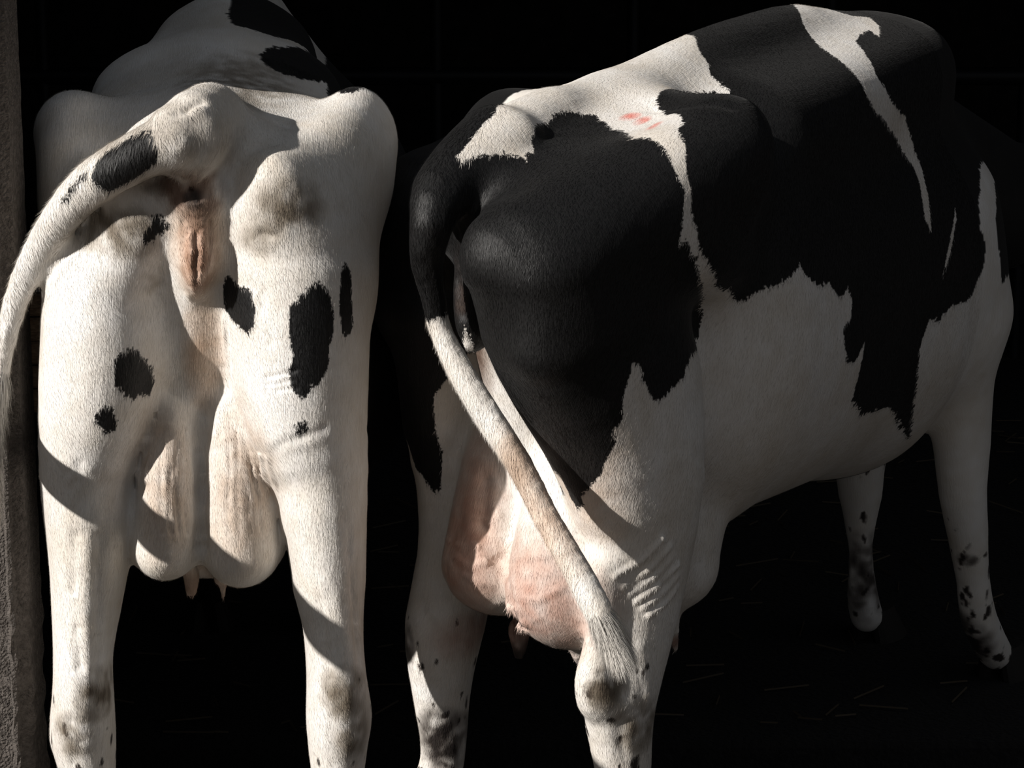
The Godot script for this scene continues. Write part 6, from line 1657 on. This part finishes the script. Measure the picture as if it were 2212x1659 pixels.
	c.limb(0, 0.304, 0.6761, 0.1532, 0.3121, 0.6595, 0.1504, 0.0256)
	c.limb(0, 0.3121, 0.6595, 0.1504, 0.3196, 0.6475, 0.15, 0.022)
	c.limb(0, 0.3196, 0.6475, 0.15, 0.3248, 0.6398, 0.1504, 0.0165)
	c.limb(0, 0, 1.035, -0.07, 0, 0.88, -0.14, 0.105)
	c.limb(0, 0.085, 1, -0.15, 0.1, 0.84, -0.11, 0.115)
	c.limb(0, 0.2074, 0.8993, -1.27, 0.2074, 0.8341, -1.2792, 0.1369)
	c.limb(0, 0.2074, 0.8341, -1.2792, 0.2074, 0.7552, -1.2911, 0.1227)
	c.limb(0, 0.2074, 0.7552, -1.2911, 0.2074, 0.6979, -1.303, 0.1058)
	c.limb(0, 0.2074, 0.6979, -1.303, 0.2074, 0.6463, -1.3135, 0.0946)
	c.limb(0, 0.2074, 0.6463, -1.3135, 0.2074, 0.5962, -1.3184, 0.0846)
	c.limb(0, 0.2074, 0.5962, -1.3184, 0.2074, 0.5479, -1.3244, 0.0734)
	c.limb(0, 0.2074, 0.5479, -1.3244, 0.2074, 0.5011, -1.3392, 0.0635)
	c.limb(0, 0.2074, 0.5011, -1.3392, 0.2074, 0.4532, -1.3568, 0.0572)
	c.limb(0, 0.2074, 0.4532, -1.3568, 0.2074, 0.4002, -1.3732, 0.0523)
	c.limb(0, 0.2074, 0.4002, -1.3732, 0.2074, 0.3466, -1.3907, 0.0463)
	c.limb(0, 0.2074, 0.3466, -1.3907, 0.2074, 0.2957, -1.4075, 0.0445)
	c.limb(0, 0.2074, 0.2957, -1.4075, 0.2074, 0.2463, -1.4312, 0.0473)
	c.limb(0, 0.2074, 0.2463, -1.4312, 0.2074, 0.1926, -1.4783, 0.0473)
	c.limb(0, 0.2074, 0.1926, -1.4783, 0.2074, 0.1513, -1.5203, 0.0451)
	c.limb(0, -0.1348, 0.6303, -1.5606, -0.1348, 0.5746, -1.5511, 0.1058)
	c.limb(0, -0.1348, 0.5746, -1.5511, -0.1348, 0.5103, -1.5424, 0.091)
	c.limb(0, -0.1348, 0.5103, -1.5424, -0.1348, 0.476, -1.5442, 0.0747)
	c.limb(0, -0.1348, 0.476, -1.5442, -0.1348, 0.4416, -1.549, 0.0684)
	c.limb(0, -0.1348, 0.4416, -1.549, -0.1348, 0.3837, -1.551, 0.0622)
	c.limb(0, -0.1348, 0.3837, -1.551, -0.1348, 0.3201, -1.5546, 0.0453)
	c.limb(0, -0.1348, 0.3201, -1.5546, -0.1348, 0.2581, -1.5626, 0.0344)
	c.limb(0, -0.1348, 0.2581, -1.5626, -0.1348, 0.2046, -1.5729, 0.0411)
	c.limb(0, -0.1348, 0.2046, -1.5729, -0.1348, 0.1704, -1.5857, 0.0429)
	c.limb(0, -0.1348, 0.1704, -1.5857, -0.1348, 0.1506, -1.5963, 0.0436)
	c.limb(1, 0.0622, 1.0715, -1.8459, 0.0765, 0.9976, -1.9522, 0.1244)
	c.limb(1, 0.0765, 0.9976, -1.9522, 0.0933, 0.9056, -2.074, 0.1171)
	c.limb(1, 0.0933, 0.9056, -2.074, 0.1056, 0.8226, -2.1505, 0.1058)
	c.limb(1, 0.1056, 0.8226, -2.1505, 0.1141, 0.7604, -2.1984, 0.0891)
	c.limb(1, 0.028, 1.142, -1.5011, 0.0622, 1.0508, -1.8147, 0.2)
	c.patch(0, Vector3(-0.13, 0.5, -1.4), Vector3(0.82, 0, -0.57), Vector3(0, 1, 0), -0.2, 0.2, PackedVector2Array([Vector2(-0.3, -0.5), Vector2(0.2, -0.5), Vector2(0.2, 0.3), Vector2(-0.3, 0.3)]))
	c.tint(0.1974, 0.8568, 0.1669, 0.106, 0.1979, 0.25, Color(0.8, 0.7, 0.62, 0.8), 0.3)
	c.tint(-0.0731, 0.7229, 0.0004, 0.0688, 0.2141, 0.25, Color(0.72, 0.56, 0.49, 0.95), 0.3)  # udder's left half: pink skin, its shade mixed into the darker tint
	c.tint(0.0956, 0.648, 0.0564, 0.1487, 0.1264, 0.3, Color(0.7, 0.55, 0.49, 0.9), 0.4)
	c.tint(-0.0464, 0.5074, -0.1354, 0.1506, 0.0634, 0.3, Color(0.62, 0.48, 0.43, 0.9), 0.4)  # lower udder: pink skin, shading of the underside put into the tint
	c.tint(-0.0553, 0.477, -0.1345, 0.0207, 0.0318, 0.05, Color(0.16, 0.14, 0.13, 0.9), 1.0)
	c.tint(-0.0007, 1.1712, 0.1028, 0.0362, 0.0796, 0.1, Color(0.45, 0.36, 0.32, 0.9), 1.0)
	c.tint(-0.0032, 1.1346, 0.1058, 0.0159, 0.029, 0.06, Color(0.85, 0.66, 0.55, 1.0), 1.0)
	c.tint(0.1223, 1.4037, -0.191, 0.0165, 0.0067, 0.04, Color(0.85, 0.45, 0.4, 0.7), 1.0)
	c.tint(0.1496, 1.4003, -0.1826, 0.0149, 0.0075, 0.04, Color(0.85, 0.45, 0.4, 0.8), 1.0)
	c.tint(0.2003, 1.4, -0.1362, 0.0132, 0.0073, 0.04, Color(0.85, 0.45, 0.4, 0.6), 1.0)
	c.tint(0.2275, 0.518, 0.0267, 0.0356, 0.0445, 0.06, Color(0.4, 0.36, 0.31, 0.85), 1.6)
	c.tint(0.2481, 0.4404, -0.0387, 0.0377, 0.0604, 0.1, Color(0.4, 0.36, 0.31, 0.7), 1.0)
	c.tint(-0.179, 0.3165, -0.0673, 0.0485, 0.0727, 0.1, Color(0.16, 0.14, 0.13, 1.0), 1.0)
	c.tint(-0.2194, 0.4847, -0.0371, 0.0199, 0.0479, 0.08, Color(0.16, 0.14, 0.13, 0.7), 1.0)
	c.tint(-0.043, 1.023, 0.0015, 0.0449, 0.0823, 0.16, Color(0.34, 0.27, 0.23, 0.95), 0.3)  # shade beside the tail painted as brown into the skin colour
	c.tint(0.1534, 0.911, 0.178, 0.0283, 0.0849, 0.12, Color(0.6, 0.5, 0.42, 0.6), 0.3)
	c.tint(0.1203, 0.4707, -0.3571, 0.0097, 0.0195, 0.04, Color(0.5, 0.38, 0.33, 1), 0.1)
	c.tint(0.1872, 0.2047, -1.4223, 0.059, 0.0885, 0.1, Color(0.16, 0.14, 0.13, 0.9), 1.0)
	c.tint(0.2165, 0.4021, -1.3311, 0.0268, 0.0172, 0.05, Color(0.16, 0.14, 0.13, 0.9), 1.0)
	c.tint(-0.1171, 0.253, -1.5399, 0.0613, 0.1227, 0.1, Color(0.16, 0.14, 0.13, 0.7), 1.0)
	c.line(0.2319, 0.678, -0.0183, 0.2549, 0.7017, -0.0503, 0.006, 0.0055)
	c.line(0.2549, 0.7017, -0.0503, 0.2742, 0.7348, -0.0856, 0.006, 0.0055)
	c.line(0.2354, 0.6635, -0.0295, 0.2584, 0.6871, -0.0618, 0.006, 0.0055)
	c.line(0.2584, 0.6871, -0.0618, 0.2734, 0.717, -0.1016, 0.006, 0.0055)
	c.line(0.2405, 0.6506, -0.0411, 0.2615, 0.6723, -0.074, 0.006, 0.0055)
	c.line(0.2615, 0.6723, -0.074, 0.2715, 0.6983, -0.1138, 0.006, 0.0055)
	c.line(0.2466, 0.6383, -0.0511, 0.2619, 0.6556, -0.0849, 0.006, 0.0055)
	c.line(0.2619, 0.6556, -0.0849, 0.2691, 0.6774, -0.121, 0.006, 0.0055)
	c.line(0.2508, 0.624, -0.0614, 0.2628, 0.6391, -0.0953, 0.006, 0.0055)
	c.line(0.2628, 0.6391, -0.0953, 0.2664, 0.6577, -0.1232, 0.006, 0.0055)
	c.line(0.2262, 0.6993, 0.0005, 0.2484, 0.7179, -0.0327, 0.006, 0.0055)
	c.line(0.2484, 0.7179, -0.0327, 0.2713, 0.7524, -0.0645, 0.006, 0.0055)
	c.line(-0.0353, 0.7118, -0.0057, -0.015, 0.6929, -0.0165, 0.007, 0.0026)
	c.line(-0.015, 0.6929, -0.0165, 0.0607, 0.7095, 0.0323, 0.007, 0.0026)
	c.line(0.0607, 0.7095, 0.0323, 0.1143, 0.7222, 0.0316, 0.007, 0.0026)
	c.line(-0.0045, 0.6713, -0.0148, 0.0793, 0.689, 0.0461, 0.007, 0.0026)
	c.line(0.0793, 0.689, 0.0461, 0.1263, 0.6962, 0.0361, 0.007, 0.0026)
	c.line(0.0645, 0.6488, 0.0507, 0.1119, 0.6535, 0.0541, 0.007, 0.0026)
	c.line(0.1119, 0.6535, 0.0541, 0.1458, 0.6739, 0.0318, 0.007, 0.0026)
	c.line(-0.1211, 0.6994, -0.0154, -0.0674, 0.702, 0.0085, 0.007, 0.0026)
	c.line(-0.0674, 0.702, 0.0085, -0.0408, 0.7043, -0.0002, 0.007, 0.0026)
	c.line(-0.0593, 0.6585, 0.0199, -0.0308, 0.643, 0.0074, 0.007, 0.0026)
	c.line(-0.0308, 0.643, 0.0074, -0.0076, 0.6427, -0.0099, 0.007, 0.0026)
	c.line(0.0604, 0.6002, 0.0318, 0.1163, 0.6223, 0.0472, 0.007, 0.0026)
	c.line(0.1163, 0.6223, 0.0472, 0.1572, 0.6098, 0.0151, 0.007, 0.0026)
	c.line(-0.0767, 0.6822, 0.0152, -0.052, 0.6709, 0.0169, 0.007, 0.0026)
	c.line(-0.052, 0.6709, 0.0169, -0.0261, 0.6793, 0.0007, 0.007, 0.0026)
	c.line(0.0789, 0.7597, 0.0195, 0.206, 0.7849, 0.1667, 0.007, 0.0026)
	c.line(0.206, 0.7849, 0.1667, 0.2388, 0.784, 0.1711, 0.007, 0.0026)
	c.line(-0.0219, 0.755, -0.033, 0.0388, 0.7529, 0.0009, 0.007, 0.0026)
	c.line(0.0388, 0.7529, 0.0009, 0.1933, 0.8211, 0.1734, 0.007, 0.0026)
	c.line(-0.0546, 0.8052, -0.033, -0.0438, 0.74, -0.0111, 0.014, -0.012)
	c.line(-0.0438, 0.74, -0.0111, -0.0099, 0.6812, -0.0159, 0.014, -0.012)
	c.line(-0.0099, 0.6812, -0.0159, 0.042, 0.6525, 0.0381, 0.014, -0.012)
	c.line(0.042, 0.6525, 0.0381, 0.0604, 0.6002, 0.0318, 0.014, -0.012)
	c.line(0.0604, 0.6002, 0.0318, -0.0436, 0.5114, -0.1383, 0.014, -0.012)
	c.line(0.07, 0.6258, 0.0482, 0.0731, 0.6046, 0.0396, 0.012, 0.008)
	c.line(0.0731, 0.6046, 0.0396, -0.0506, 0.5211, -0.1277, 0.012, 0.008)
	c.line(-0.0307, 0.5964, -0.0251, -0.0138, 0.6068, -0.0278, 0.01, 0.006)
	c.line(-0.0138, 0.6068, -0.0278, 0.0425, 0.6206, 0.0324, 0.01, 0.006)
	c.line(0.2031, 0.75, -0.3387, 0.2832, 0.8443, -0.1593, 0.012, 0.003)
	c.line(0.2832, 0.8443, -0.1593, 0.2924, 0.8824, -0.1111, 0.012, 0.003)
	c.line(0.3284, 0.6649, 0.1589, 0.2294, 0.5485, -0.0038, 0.012, -0.006)
	c.line(0.2294, 0.5485, -0.0038, 0.2387, 0.5036, -0.0039, 0.012, -0.006)
	c.line(0.2446, 0.5702, -0.0487, 0.2538, 0.5151, -0.0562, 0.012, 0.005)
	c.line(0.2538, 0.5151, -0.0562, 0.2527, 0.469, -0.052, 0.012, 0.005)
	c.line(0.2357, 0.4545, -0.0094, 0.2304, 0.4213, -0.0113, 0.012, -0.006)
	c.line(0.2304, 0.4213, -0.0113, 0.2304, 0.3772, -0.026, 0.012, -0.006)
	c.line(-0.089, 0.742, -0.0085, -0.1057, 0.6477, 0.0084, 0.012, -0.006)
	c.line(-0.1057, 0.6477, 0.0084, -0.1665, 0.5564, -0.0531, 0.012, -0.006)
	c.line(-0.2003, 0.5687, -0.0458, -0.1728, 0.5336, -0.0415, 0.014, -0.005)
	c.line(-0.1728, 0.5336, -0.0415, -0.1734, 0.4929, -0.0392, 0.014, -0.005)
	c.line(-0.0111, 1.1698, 0.1009, -0.0014, 1.1421, 0.1057, 0.008, -0.006)
	c.line(-0.0014, 1.1421, 0.1057, 0.0033, 1.1131, 0.105, 0.008, -0.006)
	c.line(0.0934, 1.1981, 0.2209, 0.0123, 1.1431, 0.1023, 0.006, 0.005)
	c.line(0.0123, 1.1431, 0.1023, 0.0107, 1.1135, 0.1029, 0.006, 0.005)
	c.line(0.0146, 1.2556, 0.1231, 0.0158, 1.2443, 0.1188, 0.006, 0.006)
	c.line(0.0158, 1.2443, 0.1188, 0.0022, 1.2349, 0.1124, 0.006, 0.006)
	c.line(0.0022, 1.2349, 0.1124, 0.0016, 1.2464, 0.1175, 0.006, 0.006)
	c.line(0.1428, 1.4143, -0.2282, 0.226, 1.4277, -0.2195, 0.012, -0.004)
	c.line(0.226, 1.4277, -0.2195, 0.2809, 1.4255, -0.242, 0.012, -0.004)
	c.tail(0, 1.3788, 0.0033, 0.0519)
	c.tail(0, 1.3639, 0.0395, 0.0522)
	c.tail(0, 1.3451, 0.0842, 0.0519)
	c.tail(-0.0007, 1.33, 0.12, 0.0494)
	c.tail(0, 1.3138, 0.1509, 0.0456)
	c.tail(0.0063, 1.2945, 0.1759, 0.0406)
	c.tail(0.0107, 1.2712, 0.1918, 0.0338)
	c.tail(0.004, 1.2413, 0.1925, 0.0293)
	c.tail(-0.0034, 1.2091, 0.1867, 0.0256)
	c.tail(-0.0021, 1.1774, 0.1815, 0.0213)
	c.tail(0.0016, 1.1481, 0.1763, 0.0178)
	c.tail(0.0047, 1.1231, 0.173, 0.0163)
	c.tail(0.0016, 1.1481, 0.1763, 0.0178)
	c.tail(0.0021, 1.1311, 0.174, 0.0164)
	c.tail(0.0072, 1.1058, 0.1711, 0.0157)
	c.tail(0.0233, 1.0737, 0.1685, 0.0187)
	c.tail(0.0447, 1.0385, 0.1659, 0.0207)
	c.tail(0.0675, 1.0052, 0.1632, 0.0209)
	c.tail(0.0926, 0.9721, 0.1607, 0.0207)
	c.tail(0.1206, 0.9391, 0.1591, 0.0208)
	c.tail(0.1478, 0.9059, 0.1576, 0.0206)
	c.tail(0.1693, 0.8715, 0.1555, 0.0202)
	c.tail(0.1891, 0.8379, 0.1535, 0.0197)
	c.tail(0.2107, 0.8068, 0.1522, 0.0201)
	c.tail(0.2316, 0.7781, 0.1514, 0.0207)
	c.tail(0.2506, 0.7521, 0.151, 0.0214)
	c.tail(0.2675, 0.7291, 0.1514, 0.0218)
	c.tail(0.282, 0.7109, 0.1538, 0.0216)
	c.tail(0.2941, 0.6944, 0.1556, 0.0207)
	c.tail(0.304, 0.6761, 0.1532, 0.019)
	c.tail(0.3121, 0.6595, 0.1504, 0.0166)
	c.tail(0.3196, 0.6475, 0.15, 0.0132)
	c.tail(0.3248, 0.6398, 0.1504, 0.0099)
